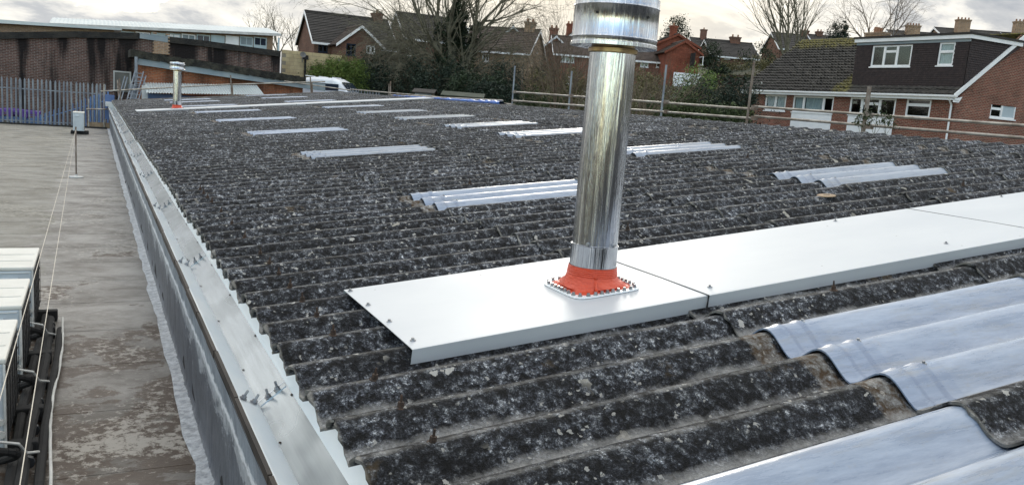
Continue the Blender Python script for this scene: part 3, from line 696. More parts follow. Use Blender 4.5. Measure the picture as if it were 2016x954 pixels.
# grey cove and silver painted upstand
up_ = thing('felt_upstand', (.6, 0, CZ-2.2), 'grey bitumen upstand with silver painted edges below the gutter', 'upstand')
b = MB(); prof = [(.508, -2.196), (.515, -2.189), (.56, -2.187), (.596, -2.175), (.604, -2.13), (.600, -1.95), (.590, -1.74), (.570, -1.50), (.549, -1.378)]
rnd = random.Random(5); ny = 170
for j in range(ny+1):
    y = -2.5+40.0*j/ny; wv = rnd.uniform(-.006, .006)
    for i, (x, z) in enumerate(prof): b.v.append(Vector((x+(wv*3. if i < 2 else rnd.uniform(-.004, .004)), y, CZ+z+(rnd.uniform(-.004, .004) if i > 1 else 0))))
m_ = len(prof)
for j in range(ny):
    for i in range(m_-1): q = j*m_+i; b.f.append((q, q+1, q+m_+1, q+m_))
b.build('felt_dressing', 'silvered_felt', up_, smooth='all')
b = MB(); b.box(.605, .66, -2.5, 37.5, CZ-2.3, CZ-1.43); b.build('wall', 'dark_void', up_)
# small black drain cover lying on the cove
p = onZ(255, 352, 2.10); t = thing('drain_cover', (p.x, p.y, p.z-.06), 'small black plastic drain cover on the felt below the gutter', 'drain cover')
b = MB(); b.hexa([(p.x-.09, p.y-.12, p.z-.085), (p.x+.06, p.y-.12, p.z-.085), (p.x+.06, p.y+.12, p.z-.085), (p.x-.09, p.y+.12, p.z-.085)], [(p.x-.05, p.y-.08, p.z-.02), (p.x+.03, p.y-.08, p.z-.0), (p.x+.03, p.y+.08, p.z-.0), (p.x-.05, p.y+.08, p.z-.02)]); b.build('cover', 'black_plastic', t, bevel=.008)
b = MB(); b.tube((p.x-.01, p.y, p.z-.03), (p.x+.01, p.y, p.z+.06), .02, .012, 8); b.build('spigot', 'black_plastic', t)

# ------------------------------------------------------------------ outdoor AC units
ZF = CZ-2.2
def ac_unit(x1, y1, label, dx=.30, dy=.83, zt=CZ-1.56, zb=CZ-2.09, first=None):
    x0, y0 = x1-dx, y1-dy
    t = thing('air_conditioner', ((x0+x1)/2, (y0+y1)/2, ZF), label, 'air conditioner', 'outdoor air conditioner units on the flat roof')
    b = MB(); b.box(x0, x1-.012, y0+.004, y1-.004, zb, zt-.03); b.build('casing', 'ac_shaded_side', t, bevel=.012)
    b = MB(); b.box(x0-.006, x1+.002, y0, y1, zt-.032, zt); 
    b.build('top_cover', 'ac_sunlit_top', t, bevel=.010)
    b = MB()
    for q in (.3, .62): b = MB(); b.box(x0+.02, x1-.02, y0+dy*q, y0+dy*q+.012, zt, zt+.004); b.build('rib', 'ac_sunlit_top', t)
    # fin coil with guard grille on the side that faces the corrugated roof
    b = MB(); b.box(x1-.012, x1-.004, y0+.03, y1-.02, zb+.03, zt-.045); b.build('coil', 'fin_black', t)
    g = MB()
    for i in range(5): z = zb+.05+(zt-zb-.12)*i/4; g.tube((x1, y0+.03, z), (x1, y1-.02, z), .0022, n=5)
    for i in range(6): y = y0+.04+(dy-.07)*i/5; g.tube((x1+.003, y, zb+.04), (x1+.003, y, zt-.05), .0022, n=5)
    g.build('guard_grille', 'black_plastic', t)
    g = MB(); g.hexa([(x0+.05, y0-.022, zt-.14), (x0+.20, y0-.022, zt-.14), (x0+.20, y0+.004, zt-.14), (x0+.05, y0+.004, zt-.14)], [(x0+.06, y0-.012, zt-.085), (x0+.19, y0-.012, zt-.085), (x0+.19, y0+.004, zt-.085), (x0+.06, y0+.004, zt-.085)])
    g.build('handle', 'ac_shaded_side', t)
    g = MB(); g.box(x1-.014, x1-.002, y0-.002, y0+.006, zb, zt-.032); g.box(x0+.03, x1-.03, y0-.003, y0+.005, zt-.05, zt-.046); g.build('trim', 'pipe_white', t)
    for yy in (y0+.12, y1-.16):
        b = MB(); b.box(x0-.08, x1+.14, yy, yy+.08, ZF+.004, ZF+.10); b.build('rubber_foot', 'black_plastic', t, bevel=.01)
    b = MB(); b.tube((x1-.03, y0-.015, zb+.10), (x1-.03, y0+.02, zb+.10), .022, n=10); b.tube((x1-.03, y0-.015, zb+.17), (x1-.03, y0+.02, zb+.17), .018, n=10); b.build('valve', 'pipe_white', t)
    return t
ac_unit(-.43, 8.27, 'white air conditioner unit, farthest of the row at the left edge of the photo')
ac_unit(-.43, 7.03, 'white air conditioner unit in the middle of the row at the left edge')
ac_unit(-.43, 5.86, 'white air conditioner unit nearest the camera at the left edge')
ac_unit(-.50, 4.66, 'white air conditioner unit cut off at the bottom left of the photo')
p = onZ(160, 265, 2.2)
for dz_, lab in ((0, 0),):
    t2 = ac_unit(p.x+.10, p.y+.9, 'small distant pair of white air conditioner units near the palisade fence', dx=.36, dy=.85, zt=CZ-1.42, zb=CZ-2.08)
# pipework: insulated pipes and white cable along the row
t = thing('pipe_run', (-.3, 6, ZF), 'black insulated pipes and white cable snaking beside the air conditioners', 'pipework')
def wig(x, y0_, y1_, r, amp, z, n=40, seed=1):
    rnd = random.Random(seed); ph = rnd.uniform(0, 6); b = MB()
    pts = [Vector((x+amp*(math.sin(ph+j*.23)+.6*math.sin(ph*2+j*.11))+rnd.uniform(-.002, .002), y0_+(y1_-y0_)*j/n, z+.012*math.sin(j*.9+ph))) for j in range(n+1)]
    b.path(pts, r, 8); return b
for i, (x, r, am) in enumerate(((-.40, .03, .012), (-.33, .032, .014), (-.265, .026, .01))):
    wig(x, 2.4, 8.2-i*.25, r, am, ZF+.05+.03*(i % 2), seed=i).build('insulated_pipe', 'black_plastic', t, smooth=True)
wig(-.23, 2.3, 8.0, .009, .016, ZF+.06, 60, seed=9).build('cable', 'pipe_white', t, smooth=True)
for yy in (4.9, 6.1, 7.25):
    b = MB(); pts = [Vector((-.46+.09*math.sin(a*.5), yy-.12+.02*a, ZF+.22-.018*a)) for a in range(10)]
    b.path(pts, .022, 8); b.build('pipe_tail', 'black_plastic', t, smooth=True)
    b = MB(); b.path([Vector((-.45, yy-.12, ZF+.27)), Vector((-.36, yy-.10, ZF+.24)), Vector((-.33, yy-.02, ZF+.15)), Vector((-.28, yy+.1, ZF+.10))], .008, 6); b.build('cable', 'pipe_white', t)
for k in range(12):
    y = 2.6+k*.47; b = MB(); b.tube((-.33, y, ZF+.06), (-.33, y+.03, ZF+.06), .036, n=8); b.build('pipe_clip', 'fin_black', t)
# guard wire post and its two wires
p = onZ(150, 349, 2.2); top = p+Vector((0, 0, 1.06))
t = thing('wire_post', p, 'thin steel post on a round foot carrying two guard wires', 'post')
b = MB(); b.tube(p, top, .016, n=8); b.build('post', 'rusty_steel', t)
b = MB(); b.lathe([(.14, 0), (.14, .02), (.03, .035), (.02, .06)], p, 16, True); b.build('foot', 'off_white', t)
for q, D, lab in (((0, 779), 1.05, 'thin pale guard wire running left to the near air conditioner'), ((37, 960), 1.15, 'thin pale guard wire running down to the bottom left edge')):
    e = onZ(q[0], q[1], D); e2 = e+(e-top)*.15; b = MB(); b.tube(top-Vector((0, 0, .06)), e2, .0016, n=5)
    tag(b.build('guard_wire', 'wire_cord', loc=top), lab, 'wire')

# ------------------------------------------------------------------ facades, windows, houses
class Fac:
    """vertical plane through P (xy) with direction u; n points to the outside"""
    def __init__(s, P, u, n): s.P = Vector((P[0], P[1], 0)); s.u = Vector((u[0], u[1], 0)).normalized(); s.n = Vector((n[0], n[1], 0)).normalized()
    def uz(s, px, py):
        d = ray(px, py); k = (s.P-Vector((CAM.x, CAM.y, 0))).dot(s.n)/d.dot(s.n); q = CAM+d*k; return (q-s.P).dot(s.u), q.z
    def p(s, u, z, o=0): q = s.P+s.u*u+s.n*o; return Vector((q.x, q.y, z))
    def box(s, b, u0, u1, z0, z1, o0, o1):
        b.hexa([s.p(u0, z0, o0), s.p(u1, z0, o0), s.p(u1, z0, o1), s.p(u0, z0, o1)], [s.p(u0, z1, o0), s.p(u1, z1, o0), s.p(u1, z1, o1), s.p(u0, z1, o1)])
    def rect(s, px0, py0, px1, py1):
        a = s.uz(px0, py0); c = s.uz(px1, py1); return min(a[0], c[0]), max(a[0], c[0]), min(a[1], c[1]), max(a[1], c[1])
def wall(fc, parent, mat, u0, u1, z0, z1, holes=(), top=None, name='wall'):
    """wall with real openings; top: optional function u -> z for gable outline above z1 (list of (u,z))"""
    b = MB(); us = sorted({u0, u1, *[h[0] for h in holes], *[h[1] for h in holes]}); zs = sorted({z0, z1, *[h[2] for h in holes], *[h[3] for h in holes]})
    us = [q for q in us if u0-1e-6 <= q <= u1+1e-6]
    for i in range(len(us)-1):
        run = None
        for j in range(len(zs)-1):
            uc, zc = (us[i]+us[i+1])/2, (zs[j]+zs[j+1])/2
            if any(h[0] < uc < h[1] and h[2] < zc < h[3] for h in holes):
                if run is not None: fc.box(b, us[i], us[i+1], run, zs[j], -.22, 0); run = None
            elif run is None: run = zs[j]
        if run is not None: fc.box(b, us[i], us[i+1], run, z1, -.22, 0)
    if top:
        n = len(top); f = [fc.p(u, z, 0) for u, z in top]; k = [fc.p(u, z, -.22) for u, z in top]
        b.add(f+k, [tuple(range(n)), tuple(range(2*n-1, n-1, -1))]+[(i, (i+1) % n, n+(i+1) % n, n+i) for i in range(n)])
    return b.build(name, mat, parent)
def window(fc, parent, r, mull=(), trans=(), fmat='white_paint', sill=True, curtain=(), fw_=.085, label=None, o=-.02):
    """r: u0,u1,z0,z1; mull fractions; trans: (cell index, fraction) ; curtain: cell indices hung with a curtain"""
    u0, u1, z0, z1 = r; b = MB(); f = fw_
    fc.box(b, u0, u1, z0, z0+f, o-.05, o); fc.box(b, u0, u1, z1-f, z1, o-.05, o); fc.box(b, u0, u0+f, z0+f, z1-f, o-.05, o); fc.box(b, u1-f, u1, z0+f, z1-f, o-.05, o)
    xs_ = [u0]+[u0+(u1-u0)*m for m in mull]+[u1]
    for x in xs_[1:-1]: fc.box(b, x-f*.75, x+f*.75, z0+f, z1-f, o-.05, o+.004)
    for ci, fr_ in trans: z = z0+(z1-z0)*fr_; fc.box(b, xs_[ci]+f, xs_[ci+1]-f, z-f*.7, z+f*.7, o-.05, o+.007)
    win = b.build('window', fmat, parent, label=label)
    for i in range(len(xs_)-1):
        b = MB(); fc.box(b, xs_[i]+f*.8, xs_[i+1]-f*.8, z0+f, z1-f, o-.035, o-.028); b.build('pane', 'window_glass', win)
        if i in curtain:
            b = MB(); n = 14
            for j in range(n+1):
                uu = xs_[i]+f+(xs_[i+1]-xs_[i]-2*f)*j/n; oo = o-.085+.02*math.sin(j*2.4+i); b.v.append(fc.p(uu, z0+.02, oo)); b.v.append(fc.p(uu, z1-.03, oo))
            for j in range(n): b.f.append((2*j, 2*j+2, 2*j+3, 2*j+1))
            b.build('curtain', 'curtain', win)
    if sill: b = MB(); fc.box(b, u0-.05, u1+.05, z0-.06, z0-.002, -.1, .05); b.build('sill', fmat, win)
    b = MB(); fc.box(b, u0-.3, u1+.3, z0-.3, z1+.25, -.9, -.88); b.build('dark_room_sheet', 'dark_void', win)  # dark sheet standing in for the unlit room behind the glass
    return win
def tiles(parent, mat, e0, e1, r0, r1, nrow, ncol=0, th=.05, name='roof_tiles', seed=1):
    """stepped courses from eave line e0-e1 to ridge line r0-r1"""
    e0, e1, r0, r1 = map(Vector, (e0, e1, r0, r1)); n = (e1-e0).cross(r0-e0).normalized()
    if n.z < 0: n = -n
    b = MB(); rnd = random.Random(seed)
    b.slab([e0, e1, r1, r0], n, .06) if True else None
    for i in range(nrow):
        a, c = i/nrow, min(1, (i+1.15)/nrow)
        l0, l1 = e0.lerp(r0, a), e1.lerp(r1, a); h0, h1 = e0.lerp(r0, c), e1.lerp(r1, c)
        nc = max(1, ncol)
        for j in range(nc):
            q0, q1 = j/nc, (j+1)/nc-(.14/nc if ncol else 0)
            if ncol and i % 2: q0 += .0
            A, B_, C_, D_ = l0.lerp(l1, q0), l0.lerp(l1, q1), h0.lerp(h1, q1), h0.lerp(h1, q0)
            t0 = th*rnd.uniform(.8, 1.25); t1 = th*.15
            if ncol:  # rolled tile: raised roll on one side
                m0, m1 = l0.lerp(l1, q0+(q1-q0)*.35), h0.lerp(h1, q0+(q1-q0)*.35)
                b.add([A+n*t0*1.9, m0+n*t0*1.8, B_+n*t0*.9, C_+n*t1*.9, m1+n*t1*4, D_+n*t1*4, A, B_], [(0, 1, 4, 5), (1, 2, 3, 4), (6, 7, 2, 1, 0)])
            else: b.add([A+n*t0, B_+n*t0, C_+n*t1, D_+n*t1, A, B_], [(0, 1, 2, 3), (4, 5, 1, 0)])
    return b.build(name, mat, parent, kind='stuff')
def chimney(parent, c, w_, d_, h, mat, pots=2, ang=0):
    b = MB(Matrix.Translation(c) @ Matrix.Rotation(ang, 4, 'Z')); b.box(-w_/2, w_/2, -d_/2, d_/2, -1.2, h); b.box(-w_/2-.05, w_/2+.05, -d_/2-.05, d_/2+.05, h-.22, h-.1); b.box(-w_/2-.08, w_/2+.08, -d_/2-.08, d_/2+.08, h-.1, h)
    ch = b.build('chimney', mat, parent)
    for i in range(pots):
        b = MB(Matrix.Translation(c) @ Matrix.Rotation(ang, 4, 'Z')); x = (i-(pots-1)/2)*w_/max(pots, 2)*1.1; b.tube((x, 0, h), (x, 0, h+.3), .11, .09, 8); b.build('chimney_pot', 'chimney_pot', ch)
    return ch
def house(name, label, px, py, t_, ang, L, W, hb, rise, ridge='u', wm='brown_brick', rm='dark_tile', wins=(), chim=(), barge='white_paint', oh=.3, nrow=14, sidewins=(), cat='house', group=None, sidewin_r=()):
    P = px if py is None else at(px, py, t_); a = R(ang); u = Vector((math.cos(a), math.sin(a), 0)); v = Vector((-math.sin(a), math.cos(a), 0))
    ze = P.z; z0 = ze-hb
    T = thing(name, (P.x, P.y, z0), label, cat, group)
    F = Fac(P, u, -v); S = Fac(P, v, -u); S2 = Fac(P+u*L, v, u); Bk = Fac(P+v*W, u, v)
    cl_ = lambda r: (r[0], r[1], r[2], min(r[3], ze-.03))
    hol = [(cl_(F.rect(*q[0])), q) for q in wins]; holS = [(S.rect(*q[0]), q) for q in sidewins]; holR = [(S2.rect(*q[0]), q) for q in sidewin_r]
    gu = ridge == 'u'
    wall(F, T, wm, 0, L, z0, ze, [h[0] for h in hol if h[0][3] < ze], None if gu else [(0, ze), (L, ze), (L/2, ze+rise)])
    wall(Bk, T, wm, 0, L, z0, ze, (), None if gu else [(0, ze), (L, ze), (L/2, ze+rise)])
    wall(S, T, wm, .23, W-.23, z0, ze, [h[0] for h in holS if h[0][3] < ze], [(0, ze), (W, ze), (W/2, ze+rise)] if gu else None)
    wall(S2, T, wm, .23, W-.23, z0, ze, [h[0] for h in holR if h[0][3] < ze], [(0, ze), (W, ze), (W/2, ze+rise)] if gu else None)
    for fc, hs in ((F, hol), (S, holS), (S2, holR)):
        for r, q in hs: window(fc, T, r, *(q[1] if len(q) > 1 else ()), **(q[2] if len(q) > 2 else {}))
    def q3(uu, vv, z): return P+u*uu+v*vv+Vector((0, 0, z-ze))
    if gu:
        sl_ = rise/(W/2); ez = ze-sl_*oh+.06; rz_ = ze+rise+.06
        tiles(T, rm, q3(-.2, -oh, ez), q3(L+.2, -oh, ez), q3(-.2, W/2, rz_), q3(L+.2, W/2, rz_), nrow)
        tiles(T, rm, q3(L+.2, W+oh, ez), q3(-.2, W+oh, ez), q3(L+.2, W/2, rz_), q3(-.2, W/2, rz_), nrow, seed=2)
        ends = [(-.24, -.2), (L+.2, L+.24)]
        for e0, e1 in ends:
            b = MB()
            for s0, s1 in ((-oh, W/2), (W+oh, W/2)):
                b.hexa([q3(e0, s0, ez-.16), q3(e1, s0, ez-.16), q3(e1, s1, rz_-.16), q3(e0, s1, rz_-.16)], [q3(e0, s0, ez+.05), q3(e1, s0, ez+.05), q3(e1, s1, rz_+.05), q3(e0, s1, rz_+.05)])
            b.build('bargeboard', barge, T)
        b = MB(); b.hexa([q3(-.2, -oh-.06, ez-.16), q3(L+.2, -oh-.06, ez-.16), q3(L+.2, -oh, ez-.16), q3(-.2, -oh, ez-.16)], [q3(-.2, -oh-.06, ez), q3(L+.2, -oh-.06, ez), q3(L+.2, -oh, ez), q3(-.2, -oh, ez)]); b.build('fascia', barge, T)
        b = MB(); b.tube(q3(-.2, W/2, rz_+.02), q3(L+.2, W/2, rz_+.02), .11, n=8); b.build('ridge_tiles', rm, T)
    else:
        sl_ = rise/(L/2); ez = ze-sl_*oh+.06; rz_ = ze+rise+.06
        tiles(T, rm, q3(-oh, W+.2, ez), q3(-oh, -.2, ez), q3(L/2, W+.2, rz_), q3(L/2, -.2, rz_), nrow)
        tiles(T, rm, q3(L+oh, -.2, ez), q3(L+oh, W+.2, ez), q3(L/2, -.2, rz_), q3(L/2, W+.2, rz_), nrow, seed=2)
        b = MB()
        for s0, s1 in ((-oh, L/2), (L+oh, L/2)):
            b.hexa([q3(s0, -.25, ez-.16), q3(s0, -.2, ez-.16), q3(s1, -.2, rz_-.16), q3(s1, -.25, rz_-.16)], [q3(s0, -.25, ez+.05), q3(s0, -.2, ez+.05), q3(s1, -.2, rz_+.05), q3(s1, -.25, rz_+.05)])
        b.build('bargeboard', barge, T)
        b = MB(); b.tube(q3(L/2, -.2, rz_+.02), q3(L/2, W+.2, rz_+.02), .11, n=8); b.build('ridge_tiles', rm, T)
    for (cu, cv, w1, d1, h1, pots) in chim:
        zc = ze+(rise*(1-abs(cv-W/2)/(W/2)) if gu else rise*(1-abs(cu-L/2)/(L/2)))
        chimney(T, q3(cu, cv, zc), w1, d1, h1, wm, pots, a)
    return T, F, q3

# ---- the bungalow with the large dormer on the right
HX = 36.0; pa = onX(1883, 190, HX); YA = pa.y; YB = 39.9; ze = CZ+1.84; z0 = 4.2
T = thing('dormer_house', (HX, YA, z0), 'red brick house with large dark tile hung dormer and white windows on the right', 'house')
F = Fac((HX, YA), (0, 1), (-1, 0))
F_w = [((1508, 186, 1545, 219), ((.5,), (), 'white_paint', True, (0, 1))), ((1563, 188, 1638, 224), ((.27, .76), (), 'white_paint', True, (0, 1))),
       ((1675, 191, 1760, 230), ((.27, .66), ((1, .66),), 'white_paint', True, ())), ((1786, 193, 1829, 233), ((), ((0, .66),), 'white_paint', True, ()))]
rs = [F.rect(*q[0]) for q in F_w]
panels = [F.rect(1559, 226, 1637, 262), F.rect(1668, 232, 1758, 270)]
panels = [(rs[1][0], rs[1][1], z0, rs[1][2]), (rs[2][0], rs[2][1], z0, rs[2][2])]
wall(F, T, 'red_brick', .23, YB-YA-.23, z0, ze, rs+panels)
mr = [None, None, None, None]
for r, q in zip(rs, F_w):
    mm, tt, fm, sl2, cu = q[1]; mm = tuple(1-m for m in reversed(mm)); nc = len(mm)
    window(F, T, r, mm, tuple((nc-c, f_) for c, f_ in tt), fm, sl2, tuple(nc-c for c in cu), fw_=.10)
for r in panels: b = MB(); F.box(b, r[0]+.005, r[1]-.005, r[2], r[3]-.065, -.08, .015); b.build('panel', 'white_panel', T)
S = Fac((HX, YA), (1, 0), (0, -1)); WD = 8.6; rise = 3.44; zr = ze+rise
sw = S.rect(1953, 201, 1997, 236)
wall(S, T, 'red_brick', 0, WD, z0, ze, [sw], [(0, ze), (WD, ze), (WD/2, ze+rise)])
window(S, T, sw, (.45,), ((0, .60),), 'white_paint', True, (), label='side window with a blank white right half')
b = MB(); um = sw[0]+(sw[1]-sw[0])*.47; S.box(b, um, sw[1]-.03, sw[2]+.03, sw[3]-.03, -.065, -.05); b.build('blank_panel', 'white_panel', T)
wall(Fac((HX+WD, YA), (0, 1), (1, 0)), T, 'red_brick', .23, YB-YA-.23, z0, ze); wall(Fac((HX, YB), (1, 0), (0, 1)), T, 'red_brick', 0, WD, z0, ze, (), [(0, ze), (WD, ze), (WD/2, ze+rise)])
oh = .32; ez = CZ+2.07; xr = HX+WD/2; zr_ = zr+.10; sl_ = (zr_-ez)/(WD/2+oh)
DY0 = onX(1905, 120, 36.25).y; DY1 = onX(1684, 120, 36.25).y
tiles(T, 'mossy_tile', (HX-oh, YB+.2, ez), (HX-oh, DY1, ez), (xr, YB+.2, zr_), (xr, DY1, zr_), 19, 34, .085)
tiles(T, 'mossy_tile', (HX-oh, DY0, ez), (HX-oh, YA-.12, ez), (xr, DY0, zr_), (xr, YA-.12, zr_), 19, 3, .06)
zl = ez+sl_*.6; tiles(T, 'mossy_tile', (HX-oh, DY1, ez), (HX-oh, DY0, ez), (HX-oh+.6, DY1, zl), (HX-oh+.6, DY0, zl), 2, 22, .045)
tiles(T, 'mossy_tile', (HX+WD+oh, YA-.12, ez), (HX+WD+oh, YB+.2, ez), (xr, YA-.12, zr_), (xr, YB+.2, zr_), 15, 0, .045)
b = MB(); b.tube((xr, DY1+.1, zr_+.03), (xr, YB+.2, zr_+.03), .12, n=8); b.build('ridge_tiles', 'mossy_tile', T)
b = MB(); b.box(HX-oh-.11, HX-oh-.002, YA-.3, YB+.25, ez-.10, ez-.01); b.build('gutter', 'white_paint', T)
b = MB(); b.box(HX-oh+.0, HX-oh+.03, YA-.2, YB+.2, ez-.24, ez-.105); b.box(HX-oh+.03, HX, YA-.2, YB+.2, ez-.235, ez-.22); b.build('fascia', 'white_paint', T)
b = MB()
for s0, s1 in ((HX-oh-.05, xr), (HX+WD+oh, xr)):
    b.hexa([(s0, YA-.17, ez-.20), (s0, YA-.12, ez-.20), (s1, YA-.12, zr_-.20), (s1, YA-.17, zr_-.20)], [(s0, YA-.17, ez+.04), (s0, YA-.12, ez+.04), (s1, YA-.12, zr_+.04), (s1, YA-.17, zr_+.04)])
b.hexa([(HX-oh-.05, YA-.17, ez-.34), (HX-.0, YA-.17, ez-.34), (HX-.0, YA-.12, ez-.34), (HX-oh-.05, YA-.12, ez-.34)], [(HX-oh-.05, YA-.17, ez-.18), (HX+.2, YA-.17, ez-.06), (HX+.2, YA-.12, ez-.06), (HX-oh-.05, YA-.12, ez-.18)])
b.build('bargeboard', 'white_paint', T)
pb = MB(); pb.path([Vector((HX-oh-.05, YA+.15, ez-.08)), Vector((HX-.10, YA+.12, ez-.45)), Vector((HX-.06, YA+.12, z0))], .045, 8); pb.build('downpipe', 'white_paint', T, smooth=True)
# dormer
DX = 36.22; zdb = ez+sl_*(DX-(HX-oh))-.02; zdt = onX(1683, 84, DX).z+.0
D = Fac((DX, DY0), (0, 1), (-1, 0)); LD = DY1-DY0
dw = [D.rect(1719, 90, 1791, 131), D.rect(1851, 84, 1875, 129)]
dd = MB()
wall(D, T, 'hanging_tile', 0, LD, zdb, zdt, dw, name='dormer_wall')
window(D, T, dw[0], (.36, .68), ((1, .70),), 'white_paint', True, ()); window(D, T, dw[1], (), ((0, .60),), 'white_paint', True, (0,))
# hanging tiles: clipped courses around the windows (front) and on the cheek
hb_ = MB(); nrow = 22
for i in range(nrow):
    a0 = zdb+(zdt-zdb)*i/nrow; a1 = zdb+(zdt-zdb)*(i+1.05)/nrow; zc = (a0+a1)/2
    nt_ = 62
    for j in range(-1, nt_+1):
        ua, ub = max(.002, LD*(j+(.5 if i % 2 else 0))/nt_), min(LD, LD*(j+.94+(.5 if i % 2 else 0))/nt_)
        if ub < .02 or ua > LD-.02: continue
        if any(r[0]-.04 < (ua+ub)/2 < r[1]+.04 and r[2]-.12 < zc < r[3]+.02 for r in dw): continue
        o0 = random.uniform(.022, .034)
        hb_.add([D.p(ua, a0, o0), D.p(ub, a0, o0), D.p(ub, a1, .006), D.p(ua, a1, .006), D.p(ua, a0, 0), D.p(ub, a0, 0)], [(0, 1, 2, 3), (4, 5, 1, 0)])
xr2 = xr-.5
ck = Fac((DX, DY0), (1, 0), (0, -1)); Lc = xr-DX
for i in range(nrow):
    a0 = zdb+(zdt-zdb)*i/nrow; a1 = zdb+(zdt-zdb)*(i+1.05)/nrow
    um = max(0., (a0-zdb)/sl_)*1.0; n_ = int(um/.17)
    for j in range(-1, n_+1):
        ua = j*.17+(.08 if i % 2 else 0); ub = ua+.16; ua = max(ua, .002)
        if ua > um+.1 or ub < .02: continue
        o0 = random.uniform(.022, .034); hb_.add([ck.p(ua, a0, o0), ck.p(ub, a0, o0), ck.p(ub, a1, .006), ck.p(ua, a1, .006), ck.p(ua, a0, 0), ck.p(ub, a0, 0)], [(0, 1, 2, 3), (4, 5, 1, 0)])
hb_.build('hung_tiles', 'hanging_tile', T, kind='stuff')
b = MB(); b.add([(DX, DY0, zdb), (DX+.001, DY0, zdt), (xr-.2, DY0, zdt)]+[(DX, DY0+.1, zdb), (DX+.001, DY0+.1, zdt), (xr-.2, DY0+.1, zdt)], [(0, 1, 2), (5, 4, 3), (0, 2, 5, 3)])
b.add([(DX, DY1, zdb), (DX+.001, DY1, zdt), (xr-.2, DY1, zdt)], [(0, 1, 2)]); b.build('dormer_cheek', 'hanging_tile', T)
b = MB(); b.box(DX-.16, xr+.4, DY0-.14, DY1+.14, zdt+.16, zdt+.26); b.build('dormer_roof', 'dark_tile', T)
b = MB(); b.box(DX-.12, DX-.04, DY0-.10, DY1+.10, zdt-.02, zdt+.158); b.box(DX-.039, xr-.3, DY0-.10, DY0-.04, zdt-.02, zdt+.158); b.build('dormer_fascia', 'white_paint', T)
b = MB(); b.box(DX-.036, DX, DY0-.036, DY1+.0, zdt-.16, zdt-.025); b.build('lead_strip', 'pale_fascia', T)
for px_, py_, w1 in ((1727, 74, 1.3),):
    q = onX(px_, py_, xr); chimney(T, Vector((xr, q.y, zr-.1)), .55, 1.1, .55, 'tan_brick', 3, 0)
b = MB(); q = onX(1500, 172, HX+.2); b.tube((q.x, q.y, q.z-.2), (q.x, q.y, q.z+.25), .07, n=8); b.tube((q.x-.1, q.y, q.z+.25), (q.x+.1, q.y-.15, q.z+.28), .05, n=8); b.build('vent_pipe', 'off_white', T)
q = onX(1757, 80, xr+.2); b = MB(); e = Vector((q.x, q.y, zr)); tp = e+Vector((0, 0, 2.3)); b.tube(e, tp, .025, n=6); b.tube(tp+Vector((0, 1.5, -.1)), tp+Vector((0, -1.4, .05)), .012, n=5)
for k in range(11): c = tp+Vector((0, -1.3+k*.16, .045-k*.006)); b.tube(c-Vector((.3, 0, 0)), c+Vector((.3, 0, 0)), .007, n=4)
tag(b.build('tv_aerial', 'dish_grey', T))

# ---- dark brick building on the left (gable wall, parapet of black tar)
WY = 46.0; P0 = onY(-40, 62, WY); zc = lambda px, py: onY(px, py, WY)
T = thing('brick_factory', (2, WY, 2.4), 'long dark stained brick factory wall with black coping behind the fence', 'building')
pts = [(-260, 62), (0, 64), (150, 62), (275, 65), (330, 72), (400, 80), (552, 101)]
pw = [onY(a, c, WY) for a, c in pts]
F = Fac((pw[0].x, WY), (1, 0), (0, -1)); dr_ = [onY(226, 142, WY), onY(255, 182, WY)]
b = MB(); n = len(pw)
fr_ = [(p.x, WY, p.z-.18) for p in pw]; bot = [(p.x, WY, 2.2) for p in pw]
vs = fr_+bot+[(x, y+.3, z) for x, y, z in fr_]+[(x, y+.3, z) for x, y, z in bot]
fs = [(n+i, n+i+1, i+1, i) for i in range(n-1)]+[(2*n+i, 2*n+i+1, 3*n+i+1, 3*n+i) for i in range(n-1)]+[(i, i+1, 2*n+i+1, 2*n+i) for i in range(n-1)]+[(n-1, 2*n-1, 4*n-1, 3*n-1)]
b.add(vs, fs); b.build('wall', 'dark_brick', T)
b = MB(); x1 = pw[-1].x; b.hexa([(x1-.3, WY+.301, 2.2), (x1, WY+.301, 2.2), (x1, WY+25, 2.2), (x1-.3, WY+25, 2.2)], [(x1-.3, WY+.301, pw[-1].z-.25), (x1, WY+.301, pw[-1].z-.25), (x1, WY+25, pw[-1].z-.25), (x1-.3, WY+25, pw[-1].z-.25)]); b.build('wall', 'dark_brick', T)
b = MB()
for i, (p, q) in enumerate(zip(pw, pw[1:])):
    if i == 3: continue
    j = .02*(i % 2); b.hexa([(p.x, WY-.12-j, p.z-.30), (q.x-.01, WY-.12-j, q.z-.30), (q.x-.01, WY+.4, q.z-.30), (p.x, WY+.4, p.z-.30)], [(p.x, WY-.12-j, p.z), (q.x-.01, WY-.12-j, q.z), (q.x-.01, WY+.4, q.z), (p.x, WY+.4, p.z)])
b.build('coping', 'black_coping', T)
b = MB(); p, q = pw[3], pw[4]; b.hexa([(p.x, WY-.14, p.z-.27), (q.x, WY-.14, q.z-.30), (q.x, WY+.4, q.z-.30), (p.x, WY+.4, p.z-.27)], [(p.x, WY-.14, p.z-.02), (q.x, WY-.14, q.z-.02), (q.x, WY+.4, q.z-.02), (p.x, WY+.4, p.z-.02)]); b.build('coping', 'pale_fascia', T, label='short grey metal coping length')
b = MB(); a = onY(303, 76, WY); c = onY(331, 108, WY); b.box(a.x, c.x, WY-.12, WY-.003, c.z, a.z); 
for k in range(7): b.box(a.x-.06, a.x+.12, WY-.125, WY-.004, c.z+k*.16, c.z+k*.16+.08); b.box(c.x-.12, c.x+.06, WY-.125, WY-.004, c.z+k*.16, c.z+k*.16+.08)
b.build('brick_pier', 'tan_brick', T)
b = MB(); a, c = dr_; b.box(a.x, c.x, WY-.06, WY-.003, c.z, a.z); d_ = b.build('door', 'grey_door', T)
